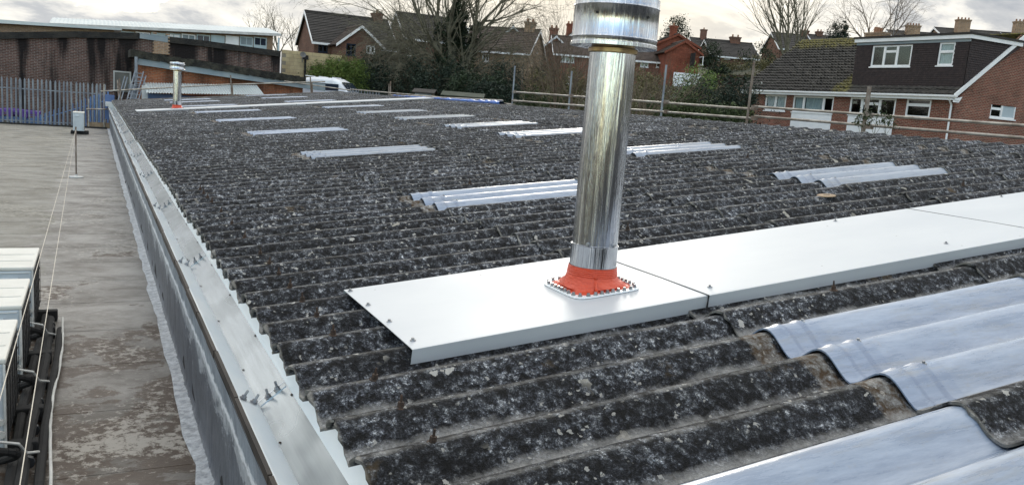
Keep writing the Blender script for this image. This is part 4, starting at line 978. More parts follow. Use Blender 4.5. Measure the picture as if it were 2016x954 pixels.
b = MB(); b.box(a.x-.07, a.x-.002, WY-.09, WY-.003, c.z, a.z+.07); b.box(c.x+.002, c.x+.07, WY-.09, WY-.003, c.z, a.z+.07); b.box(a.x-.002, c.x+.002, WY-.09, WY-.003, a.z+.002, a.z+.07); b.build('door_frame', 'off_white', d_)
b = MB(); b.hexa([(P0.x-8, WY+.4, pw[0].z-.5), (x1, WY+.4, pw[-1].z-.3), (x1, WY+24, pw[-1].z-.3), (P0.x-8, WY+24, pw[0].z-.5)], [(P0.x-8, WY+.4, pw[0].z-.2), (x1, WY+.4, pw[-1].z-.1), (x1, WY+24, pw[-1].z-.1), (P0.x-8, WY+24, pw[0].z-.2)]); b.build('roof', 'black_coping', T)

# ---- lower monopitch building with orange brick
LY = 43.0
A_, B_ = onY(263, 99, LY), onY(599, 152, LY)
T = thing('orange_brick_outbuilding', (A_.x, LY, 2.4), 'low orange brick outbuilding with sloping mossy black roof and grey fascia', 'building')
C1, C2 = onY(276, 128, LY), onY(640, 182, LY)
b = MB(); b.hexa([(C1.x, LY, 2.3), (B_.x-.05, LY, 2.3), (B_.x-.05, LY+2.7, 2.3), (C1.x, LY+2.7, 2.3)], [(C1.x, LY, C1.z+.12), (B_.x-.05, LY, onY(600, 175, LY).z+.2), (B_.x-.05, LY+2.7, onY(600, 175, LY).z+.2), (C1.x, LY+2.7, C1.z+.12)]); b.build('wall', 'orange_brick', T)
fa0, fa1 = onY(268, 110, LY-.3), onY(268, 127, LY-.3); fb0, fb1 = onY(640, 166, LY-.3), onY(640, 180, LY-.3)
b = MB(); b.hexa([(fa1.x, LY-.34, fa1.z), (fb1.x, LY-.34, fb1.z), (fb1.x, LY-.30, fb1.z), (fa1.x, LY-.30, fa1.z)], [(fa0.x, LY-.34, fa0.z), (fb0.x, LY-.34, fb0.z), (fb0.x, LY-.30, fb0.z), (fa0.x, LY-.30, fa0.z)]); b.build('fascia', 'pale_fascia', T)
b = MB(); nn = 26; rnd = random.Random(2)
dz = (fa0.z-.0)-onY(268, 107, LY-.3).z
for lay in range(2):
    pass
prev = None
for i in range(nn):
    f0, f1 = i/nn, (i+1)/nn; xa, xb_ = A_.x-.15+(B_.x-A_.x+.15)*f0, A_.x-.15+(B_.x-A_.x+.15)*f1+.001
    za, zb_ = A_.z+(B_.z-A_.z)*f0+rnd.uniform(-.03, .03), A_.z+(B_.z-A_.z)*f1+rnd.uniform(-.03, .03)
    th = .34; b.hexa([(xa, LY-.42, za-th), (xb_, LY-.42, zb_-th), (xb_, LY+2.8, zb_-th), (xa, LY+2.8, za-th)], [(xa, LY-.42+rnd.uniform(-.04, .04), za), (xb_, LY-.42+rnd.uniform(-.04, .04), zb_), (xb_, LY+2.8, zb_), (xa, LY+2.8, za)])
b.build('roof_edge', 'moss_black', T)
b = MB(); b.path([onY(268, 112, LY-.45), onY(268, 150, LY-.45), onY(266, 196, LY-.45)], .07, 8); b.build('downpipe', 'galvanised_fence', T)

# ---- lean-to with corrugated metal roof and blue wall
SY = 40.6; a, c = onY(288, 175, SY), onY(520, 184, SY)
T = thing('lean_to_shed', (a.x, SY, 2.4), 'low blue walled lean to with ribbed pale metal roof beyond the flue', 'shed')
b = MB(); a2, c2 = onY(292, 186, SY), onY(520, 190, SY); b.box(a2.x, c2.x, SY, SY+1.8, 2.3, min(a2.z, c2.z)+.05); b.build('wall', 'blue_wall', T)
nn = 44
b = MB()
for i in range(nn):
    x0_ = a.x+(c.x-a.x)*i/nn; x1_ = a.x+(c.x-a.x)*(i+.5)/nn; x2_ = a.x+(c.x-a.x)*(i+1)/nn; zf_ = a2.z+(c2.z-a2.z)*i/nn+.05; zk = zf_+.42
    b.quad((x0_, SY-.25, zf_), (x1_, SY-.25, zf_+.05), (x1_, SY+1.9, zk+.05), (x0_, SY+1.9, zk)); b.quad((x1_, SY-.25, zf_+.05), (x2_, SY-.25, zf_), (x2_, SY+1.9, zk), (x1_, SY+1.9, zk+.05))
b.build('ribbed_roof', 'pale_metal_roof', T)

# ---- pale factory buildings behind
T = thing('pale_factory', (10, 80, 4), 'far long pale metal roofed factory with a band of windows', 'building')
FY_ = 80.0; l, r = onY(105, 38, FY_), onY(551, 62, FY_); F = Fac((l.x, FY_), (1, 0), (0, -1)); LF = r.x-l.x
zt0, zt1 = onY(105, 48, FY_).z, onY(551, 68, FY_).z; zt = (zt0+zt1)/2
b = MB(); b.hexa([(l.x, FY_, 3), (r.x-.6, FY_, 3), (r.x-.6, FY_+14, 3), (l.x, FY_+14, 3)], [(l.x, FY_, zt0), (r.x-.6, FY_, zt1), (r.x-.6, FY_+14, zt1), (l.x, FY_+14, zt0)]); b.build('wall', 'tan_brick', T)
b = MB(); nn = 60
for i in range(nn):
    f0, f1 = i/nn, (i+1)/nn; e0 = Vector((l.x-.3+(LF+.3)*f0, FY_-.6, zt0+(zt1-zt0)*f0+.02)); e1 = Vector((l.x-.3+(LF+.3)*(f0+.45/nn), FY_-.6, zt0+(zt1-zt0)*f0+.07)); e2 = Vector((l.x-.3+(LF+.3)*f1, FY_-.6, zt0+(zt1-zt0)*f1+.02))
    q = Vector((0, 6.5, .80)); b.quad(e0, e1, e1+q, e0+q); b.quad(e1, e2, e2+q, e1+q)
b.build('roof', 'pale_metal_roof', T)
b = MB(); b.hexa([(l.x-.3, FY_-.7, zt0-.18), (r.x, FY_-.7, zt1-.18), (r.x, FY_-.6, zt1-.18), (l.x-.3, FY_-.6, zt0-.18)], [(l.x-.3, FY_-.7, zt0+.05), (r.x, FY_-.7, zt1+.05), (r.x, FY_-.6, zt1+.05), (l.x-.3, FY_-.6, zt0+.05)]); b.build('fascia', 'off_white', T)
x = l.x+2.5; k = 0
while x < r.x-1.4:
    wv = 1.15; f0 = (x-l.x)/LF; zt_ = zt0+(zt1-zt0)*f0-.25
    b = MB(); b.box(x, x+wv, FY_-.08, FY_-.003, zt_-1.75, zt_-.05); wn = b.build('window', 'blue_grey_panel' if k % 3 else 'white_panel', T)
    b = MB(); b.box(x+.1, x+wv*.48, FY_-.1, FY_-.082, zt_-.75, zt_-.15); b.box(x+wv*.54, x+wv-.1, FY_-.1, FY_-.082, zt_-.75, zt_-.15); b.build('pane', ('blue_grey_panel', 'white_panel', 'pale_fascia', 'dark_glass')[k % 4], wn)
    x += wv+.08; k += 1
b = MB(); p = onY(549, 75, FY_-.9); b.tube((p.x, FY_-.9, p.z), (p.x, FY_-.9, 3), .09, n=8); b.build('downpipe', 'blue_grey_panel', T)
T = thing('flat_roofed_block', (-4, 62, 4), 'pale flat roofed tan block on the far left skyline', 'building')
l, r = onY(-200, 40, 62), onY(225, 58, 62)
b = MB(); b.hexa([(l.x, 62, 3), (r.x, 62, 3), (r.x, 70, 3), (l.x, 70, 3)], [(l.x, 62, onY(0, 52, 62).z), (r.x, 62, onY(225, 59, 62).z), (r.x, 70, onY(225, 59, 62).z), (l.x, 70, onY(0, 52, 62).z)]); b.build('wall', 'tan_brick', T)
za, zb_ = onY(0, 43, 61.5).z, onY(240, 57, 61.5).z; xe = onY(240, 57, 61.5).x
b = MB(); b.hexa([(l.x, 61.5, za-.33), (xe, 61.5, zb_-.1), (xe, 71, zb_-.1), (l.x, 71, za-.33)], [(l.x, 61.5, za), (xe, 61.5, zb_), (xe, 71, zb_+.2), (l.x, 71, za+.2)]); b.build('roof', 'pale_metal_roof', T)

# ---- sand block wall with satellite dish
BY = 50.0; a, c = onY(555, 110, BY), onY(642, 108, BY)
T = thing('block_wall', (a.x, BY, 3), 'sand coloured concrete block wall below the left brick house', 'wall')
xw0, xw1 = a.x, c.x+.9; ztop = c.z+.05; b = MB(); b.box(xw0+.01, xw1-.01, BY+.01, BY+.2, 2.4, ztop-.02); b.build('mortar_bed', 'mortar', T)
bw, bh = .44, .215; rnd = random.Random(4); bms = []
for k in range(3): b = MB(); b.box(.006, bw-.006, -.012+.004*k, .02, .006, bh-.006); bms.append(b.mesh('block', 'sand_block'))
j = 0; z = ztop-bh
while z > 4.3:
    x = xw0-(bw/2 if j % 2 else 0)+.01
    while x < xw1-bw*.6:
        if x >= xw0-.01: inst('block', bms[rnd.randrange(3)], T, (x, BY, z))
        x += bw
    z -= bh; j += 1
q = onY(596, 112, BY-.3); t = thing('satellite_dish', (q.x, BY, q.z-.3), 'small dark satellite dish on top of the sand block wall', 'satellite dish')
b = MB(Matrix.Translation(q+Vector((0, 0, .1))) @ Matrix.Rotation(1.2, 4, 'X')); b.lathe([(0, 0), (.10, .02), (.17, .05), (.175, .06)], (0, 0, 0), 16); b.build('dish', 'dish_grey', t, smooth=True)
b = MB(); b.tube(q+Vector((0, .1, -.3)), q+Vector((0, .05, .05)), .025, n=6); b.tube(q+Vector((0, 0, .1)), q+Vector((0, -.3, .2)), .012, n=5); b.build('mast', 'dish_grey', t)
q = onY(600, 150, BY-.1); t = thing('downpipe', (q.x, BY-.1, q.z-2), 'dark downpipe on the end of the sand block wall', 'pipe'); b = MB(); b.tube((q.x, BY-.12, q.z-2), (q.x, BY-.12, ztop-.2), .06, n=8); b.box(q.x-.14, q.x+.14, BY-.25, BY-.05, ztop-.45, ztop-.2); b.build('pipe', 'black_plastic', t)

# ---- houses
T, F, q3 = house('brick_house', 'brown brick house with dark tiled roof and front gable left of the big bare tree', 619, 79, 62, -2, 6.3, 6.6, 6.0, 2.25, 'u', 'brown_brick', 'dark_tile',
      wins=[((627, 81, 645, 104), ((.5,), (), 'dark_glass'))], chim=[(5.6, 3.3, .7, .9, .55, 1)], nrow=18)
T2, F2, q32 = house('brick_house', 'projecting gabled brown brick house front with white bargeboards and two windows', 669, 83, 60.0, -2, 3.1, 5.0, 6.0, 1.25, 'v', 'brown_brick', 'brown_tile',
      wins=[((682, 84, 700, 110), ((.5,), (), 'dark_glass')), ((722, 84, 738, 106), ((.5,), ()))], nrow=12)
house('brick_house', 'brick house with a roof window mostly hidden behind the big bare tree', 800, 72, 66, -4, 5.5, 6, 6.5, 2.0, 'u', 'brown_brick', 'dark_tile', wins=[((800, 92, 815, 110), ((.5,), ()))], chim=[(5.0, 3., .9, .7, .6, 2)], nrow=16)
T, F, q3 = house('brick_house', 'tan brick house with a steep gable right of the ivy clad tree', 906, 95, 74, -40, 6.3, 7, 7, 2.2, 'u', 'tan_brick', 'brown_tile', wins=[((929, 82, 941, 92), ((), ()))] and [((950, 106, 962, 122), ((.5,), ())), ((920, 106, 930, 124), ((), ()))], chim=[(5.5, 3.4, .9, .7, .8, 2)], nrow=14)
house('brick_house', 'gable fronted brick house with chimney between tan house and the tall flue', 963, 92, 76, -26, 4.2, 8, 7, 1.9, 'v', 'tan_brick', 'brown_tile', wins=[((985, 76, 996, 88), ((.5,), ()))] and [((972, 104, 984, 120), ((.5,), ()))], barge='off_white', nrow=12)
house('brick_house', 'small gabled brick house left of the semi detached pair behind bare shrubs', 1060, 99, 80, -24, 3.3, 7, 7, 1.4, 'v', 'red_brick', 'brown_tile', wins=[], chim=[(1.6, 3, .8, .7, 1.1, 2)], nrow=10)
house('brick_house', 'long red brick house with white windows passing behind the tall flue', 1093, 104, 78, -24, 11.6, 6.6, 7.2, 1.75, 'u', 'red_brick', 'brown_tile',
      wins=[((1106, 105, 1130, 124), ((.33, .66), (), 'white_paint', True, (0, 1, 2))), ((1110, 150, 1130, 166), ((.5,), ())), ((1262, 115, 1276, 133), ((.5,), (), 'white_paint', True, (0,))), ((1293, 118, 1319, 135), ((.33, .66), ((1, .6),)))], nrow=14)
house('brick_house', 'scarlet brick house behind the long brick house, its gable topped by a small chimney', 1112, 78, 92, -20, 3.6, 7, 7, 1.5, 'v', 'scarlet_brick', 'brown_tile', wins=[], chim=[(1.0, 3, .7, .7, 1.2, 2)], nrow=10)
T, F, q3 = house('brick_house', 'tall plain scarlet brick house with stepped double gable and white base', 1314, 100, 76, -22, 3.1, 6.5, 4.4, .95, 'v', 'scarlet_brick', 'brown_tile', wins=[], nrow=10,
      sidewin_r=[((1375, 113, 1384, 128), ((), ()))], barge='scarlet_brick')
house('brick_house', 'higher rear half of the scarlet double gabled house with chimney on its ridge', 1291, 86, 80, -22, 4.2, 5.5, 6, 1.0, 'v', 'scarlet_brick', 'dark_tile', wins=[], chim=[(2.0, 1.5, .6, .6, 1.0, 1)], nrow=10, barge='scarlet_brick')
P_ = at(1328, 142, 75.5); b = MB(Matrix.Translation(P_) @ Matrix.Rotation(R(-22), 4, 'Z')); b.box(0, 2.5, .12, .3, -2.2, 0); tag(b.build('garage_wall', 'white_panel'), 'white rendered base wall below the scarlet brick house', 'wall')
house('brick_house', 'distant brown brick house with a wide grey roof beyond the scarlet house', 1402, 108, 98, -24, 5.6, 7, 4.6, 1.9, 'u', 'brown_brick', 'dark_tile', wins=[((1427, 110, 1437, 117), ((.5,), ())), ((1408, 111, 1416, 118), ((.5,), ()))], nrow=12, chim=[(3.6, 3.5, 1.2, .7, .7, 2)])
# far roofs on the skyline behind the bungalow
for i, (px, py, t_, L_, W_, hb, rs_, ch, lab) in enumerate([
        (1368, 100, 130, 7, 7, 5, 2.2, [(2, 3.5, .9, .8, 1.5, 1)], 'dark roofed house with one tall chimney on the skyline behind the scarlet house'),
        (1535, 94, 112, 9, 7, 6, 2.2, [(4.5, 3.5, 1.0, .8, .7, 3)], 'dim dark roofed house behind the bare poplar'),
        (1608, 92, 112, 7, 7, 6, 1.8, [(1.5, 3.5, .8, .8, .6, 2)], 'low pale roofed house between the poplar and the bungalow'),
        (1765, 78, 105, 7, 7, 6, 1.4, [(2.6, 2, 1.6, .9, 1.3, 5)], 'far house with a wide orange chimney stack seen over the dormer'),
        (1862, 76, 105, 8, 7, 6, 1.6, [(2.7, 2, 1.6, .9, 1.8, 4)], 'far house with a tall four pot chimney seen over the dormer right end'),
        (1960, 80, 105, 8, 7, 6, 1.4, [(3.6, 2, 1.2, .9, 2.0, 3)], 'far house with a chimney at the right edge of the photo')]):
    house('distant_house', lab, px, py, t_, -24-(6 if i > 2 else 0), L_, W_, hb, rs_, 'u', 'brown_brick' if i < 3 else 'tan_brick', 'dark_tile', chim=ch, nrow=8)

# ------------------------------------------------------------------ palisade fences
def fence(name, label, A, B, h, sp, mat, seed=1, rails=2, tilt=0, hfun=None):
    A = Vector(A); B = Vector(B); d = B-A; L = math.hypot(d.x, d.y); n = int(L/sp); u = Vector((d.x/L, d.y/L, 0)); o = Vector((-u.y, u.x, 0))
    t = thing(name, A, label, 'fence'); rnd = random.Random(seed)
    b = MB()
    for (x) in (0,):
        w2 = .034
        b.add([u*-w2+o*.012, u*0-o*.010, u*w2+o*.012, u*w2+o*.016, u*0-o*.006, u*-w2+o*.016]+[u*-w2+o*.012+Vector((0, 0, h-.08)), u*0-o*.010+Vector((0, 0, h-.08)), u*w2+o*.012+Vector((0, 0, h-.08)), u*w2+o*.016+Vector((0, 0, h-.08)), u*0-o*.006+Vector((0, 0, h-.08)), u*-w2+o*.016+Vector((0, 0, h-.08)), Vector((0, 0, h))],
              [(0, 1, 7, 6), (1, 2, 8, 7), (2, 3, 9, 8), (3, 4, 10, 9), (4, 5, 11, 10), (5, 0, 6, 11), (6, 7, 12), (7, 8, 12), (8, 9, 12), (9, 10, 12), (10, 11, 12), (11, 6, 12)])
    me = b.mesh('pale', mat)
    for i in range(n+1):
        p = A+d*(i/n); s_ = inst('pale', me, t, p, (rnd.uniform(-.01, .01), rnd.uniform(-.012, .012)+tilt, rnd.uniform(-.1, .1)))
        if hfun: s_.scale = (1, 1, hfun(i/n))
    for zr2 in (.35, h-.45)[:rails]:
        b = MB(); b.tube(A+o*.04+Vector((0, 0, zr2*(hfun(0) if hfun else 1))), B+o*.04+Vector((0, 0, zr2*(hfun(1) if hfun else 1))), .03, n=4); b.build('rail', mat, t)
    for i in range(0, n, 18):
        p = A+d*(i/n)+o*.08; b = MB(); b.box(p.x-.05, p.x+.05, p.y-.03, p.y+.03, p.z-.4, p.z+(h-.1)*(hfun(i/n) if hfun else 1)); b.build('post', mat, t)
    return t
A = onY(-120, 262, 39.6); B = onY(207, 262, 39.6)
hA = onY(0, 150, 39.6).z-A.z
fence('palisade_fence', 'tall grey steel palisade fence at the far end of the flat roof', (A.x, 39.6, 2.48), (B.x, 39.6, 2.48), 5-.42-2.48, .153, 'galvanised_fence')
A = onY(62, 262, 40.1); B = onY(212, 262, 40.1); z1_, z2_ = onY(62, 232, 40.1).z-2.3, onY(205, 176, 40.1).z-2.3
fence('palisade_fence', 'blue painted palisade fence rising to the right behind the grey one', (A.x, 40.1, 2.3), (B.x, 40.1, 2.3), z2_, .16, 'blue_fence_paint', 3, hfun=lambda f: (z1_+(z2_-z1_)*f)/z2_)
A = onY(684, 172, 46); B = onY(728, 190, 46)
fence('palisade_fence', 'short grey palisade fence beside the white van', (A.x, 46, A.z-1.6), (B.x+.2, 45.0, A.z-1.75), 1.62, .16, 'galvanised_fence', 5)
# pallets behind the fence
def pallet(px, py, label, mat, w_, h_, y_, sh=0):
    p = onY(px, py, y_); t = thing('plastic_pallet', (p.x, y_, p.z-h_), label, 'pallet', 'stacked plastic pallets behind the palisade fence')
    b = MB(); b.box(p.x, p.x+w_, y_, y_+.8, p.z-.12, p.z); b.build('deck', mat, t)
    for k in range(3): b = MB(); x = p.x+(w_-.16)*k/2; b.box(x, x+.16, y_, y_+.8, p.z-h_, p.z-.121); b.build('foot', mat, t)
    for k in range(3): b = MB(); b.box(p.x+.161, p.x+w_-.161, y_+.02, y_+.04, p.z-h_+.1+k*.11, p.z-h_+.14+k*.11); b.build('slat', mat, t)
pallet(-6, 214, 'purple plastic pallet at the far left edge behind the fence', 'purple_plastic', .95, .30, 41.0); pallet(20, 217, 'purple plastic pallet right of the leftmost one behind the fence', 'purple_plastic', 1.1, .30, 41.3)
pallet(-4, 228, 'blue plastic pallet under the purple one at the left edge', 'blue_plastic', 1.0, .5, 41.0); pallet(24, 232, 'blue plastic pallet beneath the second purple pallet', 'blue_plastic', 1.0, .5, 41.3)
# access platform at the roof corner
p0 = onY(172, 244, 38.1); p1 = onY(222, 244, 38.1)
t = thing('access_platform', (p0.x, 38, p0.z-.4), 'small timber access platform with tube handrail at the far roof corner', 'platform')
for k in range(3): b = MB(); b.box(p0.x, p1.x, 37.9+k*.26, 38.13+k*.26, p0.z-.04, p0.z+.02); b.build('plank', 'timber', t)
b = MB(); b.box(p0.x, p1.x, 37.86, 37.89, p0.z-.12, p0.z+.10); b.build('toe_board', 'timber', t)
for px in (175, 205): q = onY(px, 244, 37.83); b = MB(); b.tube(q-Vector((0, 0, 1)), q+Vector((0, 0, 1.0 if px < 200 else 1.6)), .025, n=6); b.build('upright', 'steel_tube', t)
b = MB(); q = onY(170, 215, 37.8); q2 = onY(214, 215, 37.8); b.tube(q, q2, .028, n=6); b.build('rail', 'steel_tube', t)
b = MB(); q = onY(203, 186, 38.3); b.box(q.x, q.x+.42, 38.3, 38.5, q.z-1.0, q.z); tag(b.build('blue_box', 'blue_plastic'), 'blue plastic box panel beside the far roof corner', 'box')

# leaning ladder and poles by the downpipe
for i, (a, c, lab) in enumerate((((222, 200), (246, 150), 'aluminium pole leaning left of the grey door'), ((228, 200), (251, 152), 'second aluminium pole leaning beside the grey door'), ((250, 197), (266, 140), 'pale ladder leaning against the downpipe'), ((256, 197), (271, 148), 'steel tube leaning between ladder and orange brick wall'), ((237, 195), (231, 158), 'short rusty tube standing before the grey door'))):
    A, B = onY(*a, 41.5), onY(*c, 42.4); b = MB()
    if 'ladder' in lab:
        o = Vector((.35, 0, 0)); t = thing('ladder', A, lab, 'ladder')
        for q in (Vector((0, 0, 0)), o): b = MB(); b.tube(A+q, B+q, .03, n=5); b.build('stile', 'galvanised_fence', t)
        for k in range(7): b = MB(); q = A.lerp(B, (k+.5)/7); b.tube(q, q+o, .018, n=5); b.build('rung', 'galvanised_fence', t)
    else: b.tube(A-Vector((0, 0, .8)), B, .03, n=6); tag(b.build('leaning_pole', 'galvanised_fence' if i != 4 else 'rusty_steel'), lab, 'pole')
b = MB(); a = onY(291, 197, 41); c = onY(301, 160, 41); b.box(a.x-.25, a.x+.0, 41, 41.1, a.z-.8, onY(279, 168, 41).z); tag(b.build('leaning_sheet', 'off_white'), 'pale grey sheet standing by the orange brick corner', 'sheet')

# ------------------------------------------------------------------ scaffolding
sc = thing('scaffold_guardrail', (13, 20, 3), 'steel scaffold guardrail tubes with uprights beyond the roof ridge', 'scaffold')
def rail(pts, r=.027, mt='steel_tube', n=7):
    b = MB(); b.path(pts, r, n); b.build('rail', mt, sc, smooth=True)
U0, U1 = at(1012, 181, 27.5), at(2060, 250, 12.6); V0, V1 = at(1008, 198, 27.5), at(2060, 275, 12.6)
m1 = at(1485, 215, 17.8); m2 = at(1485, 233.5, 17.8)
rail([U0-(m1-U0)*.01, m1]); rail([m1+Vector((.0, 0, .055)), U1]); rail([V0, m2]); rail([m2+Vector((0, 0, .05)), V1])
rail([at(1012, 206, 27.5), at(850, 190, 33), at(690, 176, 39)]); rail([at(690, 178, 39), at(560, 160, 40.3)])
for px, pt, pb_, tt in ((1014, 130, 215, 27.4), (1126, 140, 228, 24.3), (1312, 128, 240, 20.4), (1485, 120, 250, 17.7), (1712, 170, 262, 15.3)):
    A, B = at(px, pt, tt), at(px, pb_, tt); b = MB(); b.tube(Vector((A.x, A.y, 0.5)) if False else Vector((A.x, A.y, B.z-1.6)), A, .027 if px != 1712 else .04, n=7); b.build('upright', 'rusty_steel' if px in (1712, 1485) else 'galvanised_fence', sc)
    for yy in ((181+(px-1012)*.0657), (198+(px-1012)*.0735)):
        q = at(px, yy, tt); b = MB(); b.box(q.x-.05, q.x+.05, q.y-.05, q.y+.05, q.z-.045, q.z+.045); b.build('coupler', 'rusty_steel', sc)
sg = thing('scaffold_guardrail', (5, 38.6, 3), 'long level scaffold tube with uprights across the far gable end', 'scaffold')
def rg(a, c, y, mt='steel_tube'):
    b = MB(); b.tube(onY(*a, y), onY(*c, y), .03, n=7); b.build('rail', mt, sg)
rg((198, 180), (457, 166), 38.5); rg((457, 166.5), (640, 161), 38.5)
for px, a, c in ((237, 155, 200), (456, 148, 190), (459, 165, 195), (613, 152, 190), (616, 162, 192)): b = MB(); A, B = onY(px-2, a, 38.45), onY(px+2, c, 38.45); b.tube(A, B-Vector((0, 0, .5)), .03, n=7); b.build('upright', 'rusty_steel', sg)
for px, a, c in ((766, 165, 190), (769, 160, 190)): b = MB(); A, B = at(px, a, 38), at(px, c, 38); b.tube(A, B-Vector((0, 0, .5)), .03, n=7); b.build('upright', 'rusty_steel', sc)
# blue sheeting along the ridge scaffold
q = onX(900, 200, 10.2); t = thing('blue_tarpaulin', q, 'long bright blue tarpaulin draped along the far part of the roof ridge', 'tarpaulin')
b = MB(); n = 44; rnd = random.Random(8)
for i in range(n+1):
    f = i/n; px = 775+(985-775)*f; tp = 188.5+(199-188.5)*f; bt = tp+1.5+7.5*min(1, f*1.5); j = rnd.uniform(-.02, .02)
    A = onX(px, tp, 10.35); B = onX(px, bt, 10.12); B.z = max(B.z, rz(10.1)+.02)
    b.v += [A+Vector((1.1, 0, -.35)), A+Vector((0, 0, j)), (A+B)/2+Vector((-.05, 0, .02+j)), B+Vector((-.03, 0, 0)), B+Vector((.1, 0, -.12))]
for i in range(n):
    for k in range(4): q = i*5+k; b.f.append((q, q+5, q+6, q+1))
b.build('sheet', 'blue_tarp', t, smooth='all')
b = MB(); b.path([onX(770, 187.5, 10.5), onX(990, 198, 10.5)], .025, 6); b.build('edge_tube', 'steel_tube', t)

# ------------------------------------------------------------------ van and small sheds
V = at(648, 182, 47); t = thing('parked_van', (V.x, V.y, V.z-1.2), 'white van parked tail on beside the conifer hedge', 'van')
Mx = Matrix.Translation(V) @ Matrix.Rotation(R(-38), 4, 'Z')
def loft(secs, mat, nm, par, Mx):   # secs: list of rings
    b = MB(Mx); n = len(secs[0]); vs = [p for s in secs for p in s]; fs = [tuple(range(n))[::-1], tuple(range((len(secs)-1)*n, len(secs)*n))]
    for j in range(len(secs)-1):
        for i in range(n): fs.append((j*n+i, j*n+(i+1) % n, (j+1)*n+(i+1) % n, (j+1)*n+i))
    b.add(vs, fs); return b.build(nm, mat, par, smooth=True, bevel=.03)
secs = []
for x, w2, zt_, zb in ((-1.45, .70, .55, -.9), (-1.35, .82, .70, -1.0), (-.6, .86, .80, -1.0), (.6, .86, .80, -1.0), (1.0, .84, .62, -1.0), (1.5, .82, .10, -1.0), (2.1, .78, -.05, -1.0), (2.3, .70, -.3, -.95)):
    secs.append([(x, -w2, zb), (x, w2, zb), (x, w2, (zb+zt_)*.5), (x, w2*.93, zt_-.15), (x, w2*.78, zt_), (x, -w2*.78, zt_), (x, -w2*.93, zt_-.15), (x, -w2, (zb+zt_)*.5)])
loft(secs, 'van_white', 'body', t, Mx)
b = MB(Mx); b.box(-1.0, .9, -.872, -.80, .12, .48); b.build('side_window', 'dark_glass', t); b = MB(Mx); b.box(-1.47, -1.30, -.6, .6, .05, .45); b.build('rear_window', 'dark_glass', t)
b = MB(Mx); b.add([(1.03, -.7, .58), (1.03, .7, .58), (1.48, .72, .14), (1.48, -.72, .14), (1.08, -.7, .62), (1.08, .7, .62), (1.53, .72, .18), (1.53, -.72, .18)], [(4, 5, 6, 7), (0, 1, 5, 4), (2, 3, 7, 6), (0, 4, 7, 3), (1, 2, 6, 5)]); b.build('windscreen', 'dark_glass', t)
b = MB(Mx)
for x in (-1.2, -.4, .4): b.box(x, x+.05, -.6, .6, .81, .86)
b.build('roof_bar', 'van_white', t)
for x in (-.95, 1.45):
    for s in (-1, 1): b = MB(Mx); b.tube((x, s*.68, -1.0), (x, s*.88, -1.0), .32, n=16); w_ = b.build('wheel', 'rubber_black', t); b = MB(Mx); b.tube((x, s*.881, -1.0), (x, s*.90, -1.0), .18, n=12); b.build('rim', 'screw_metal', w_)
for i, (px, py, t_, w_, h_, lab, rm_, nb) in enumerate(((817, 181, 42, .85, .9, 'small timber shed with ribbed grey roof behind the ridge', 'dark_tile', 0), (874, 187, 38, 1.7, .7, 'low garden shed with green felt roof near the blue sheeting', 'shrub_leaf', 1))):
    P_ = at(px, py, t_); T = thing('garden_shed', (P_.x, P_.y, P_.z-1.8), lab, 'shed'); Mx = Matrix.Translation(P_) @ Matrix.Rotation(R(-28), 4, 'Z')
    for k in range(12): b = MB(Mx); b.box(w_*k/12+.004, w_*(k+1)/12-.004, 0, .03, -1.8, 0); b.build('board', 'shed_wood' if i else 'galvanised_fence', T)
    b = MB(Mx); b.box(0, w_, .031, 1.6, -1.8, 0); b.build('wall', 'shed_wood', T)
    b = MB(Mx); b.hexa([(-.15, -.15, -.03), (w_+.15, -.15, -.03), (w_+.15, .8, .16), (-.15, .8, .16)], [(-.15, -.15, .01), (w_+.15, -.15, .01), (w_+.15, .8, .20), (-.15, .8, .20)]); b.hexa([(-.15, .8, .16), (w_+.15, .8, .16), (w_+.15, 1.75, -.03), (-.15, 1.75, -.03)], [(-.15, .8, .20), (w_+.15, .8, .20), (w_+.15, 1.75, .01), (-.15, 1.75, .01)])
    b.build('roof', 'dark_tile' if not i else 'green_felt', T)

# ------------------------------------------------------------------ vegetation
def leaves(parent, mat, blobs, n, size, seed=1, name='crown', flat=.0):
    """many small leaf faces spread through a set of ellipsoids (centre, radii), denser near the surface"""
    rnd = random.Random(seed); vs = []; fs = []; tot = sum(r[0]*r[1]*r[2] for c, r in blobs)**1
    o = org(parent)
    for c, r in blobs:
        m = int(n*(r[0]*r[1]*r[2])/tot); c = Vector(c)
        # clump centres
        cl = []
        for _ in range(max(6, m//70)):
            d = Vector((rnd.gauss(0, 1), rnd.gauss(0, 1), rnd.gauss(0, 1))).normalized(); k = rnd.uniform(.45, 1.06); cl.append((Vector((c.x+d.x*r[0]*k, c.y+d.y*r[1]*k, c.z+d.z*r[2]*k)), rnd.uniform(.16, .34)*min(r)))
        for _ in range(m):
            q, s = cl[rnd.randrange(len(cl))]; p = q+Vector((rnd.gauss(0, s), rnd.gauss(0, s), rnd.gauss(0, s)))
            a = Vector((rnd.gauss(0, 1), rnd.gauss(0, 1), rnd.gauss(0, 1))).normalized(); b_ = a.orthogonal().normalized(); b_ = (b_*math.cos(rnd.random()*6)+a.cross(b_)*math.sin(rnd.random()*6)).normalized()
            L = size*rnd.uniform(.6, 1.5); w_ = L*.42; k = len(vs); p = p-o
            vs += [tuple(p-a*L*.5), tuple(p+b_*w_*.5), tuple(p+a*L*.5), tuple(p-b_*w_*.5)]; fs.append((k, k+1, k+2, k+3))
    me = bpy.data.meshes.new(name); me.from_pydata(vs, [], fs); me.materials.append(MATS[mat]); ob = bpy.data.objects.new(name, me); COL.objects.link(ob); ob.parent = parent
    return ob
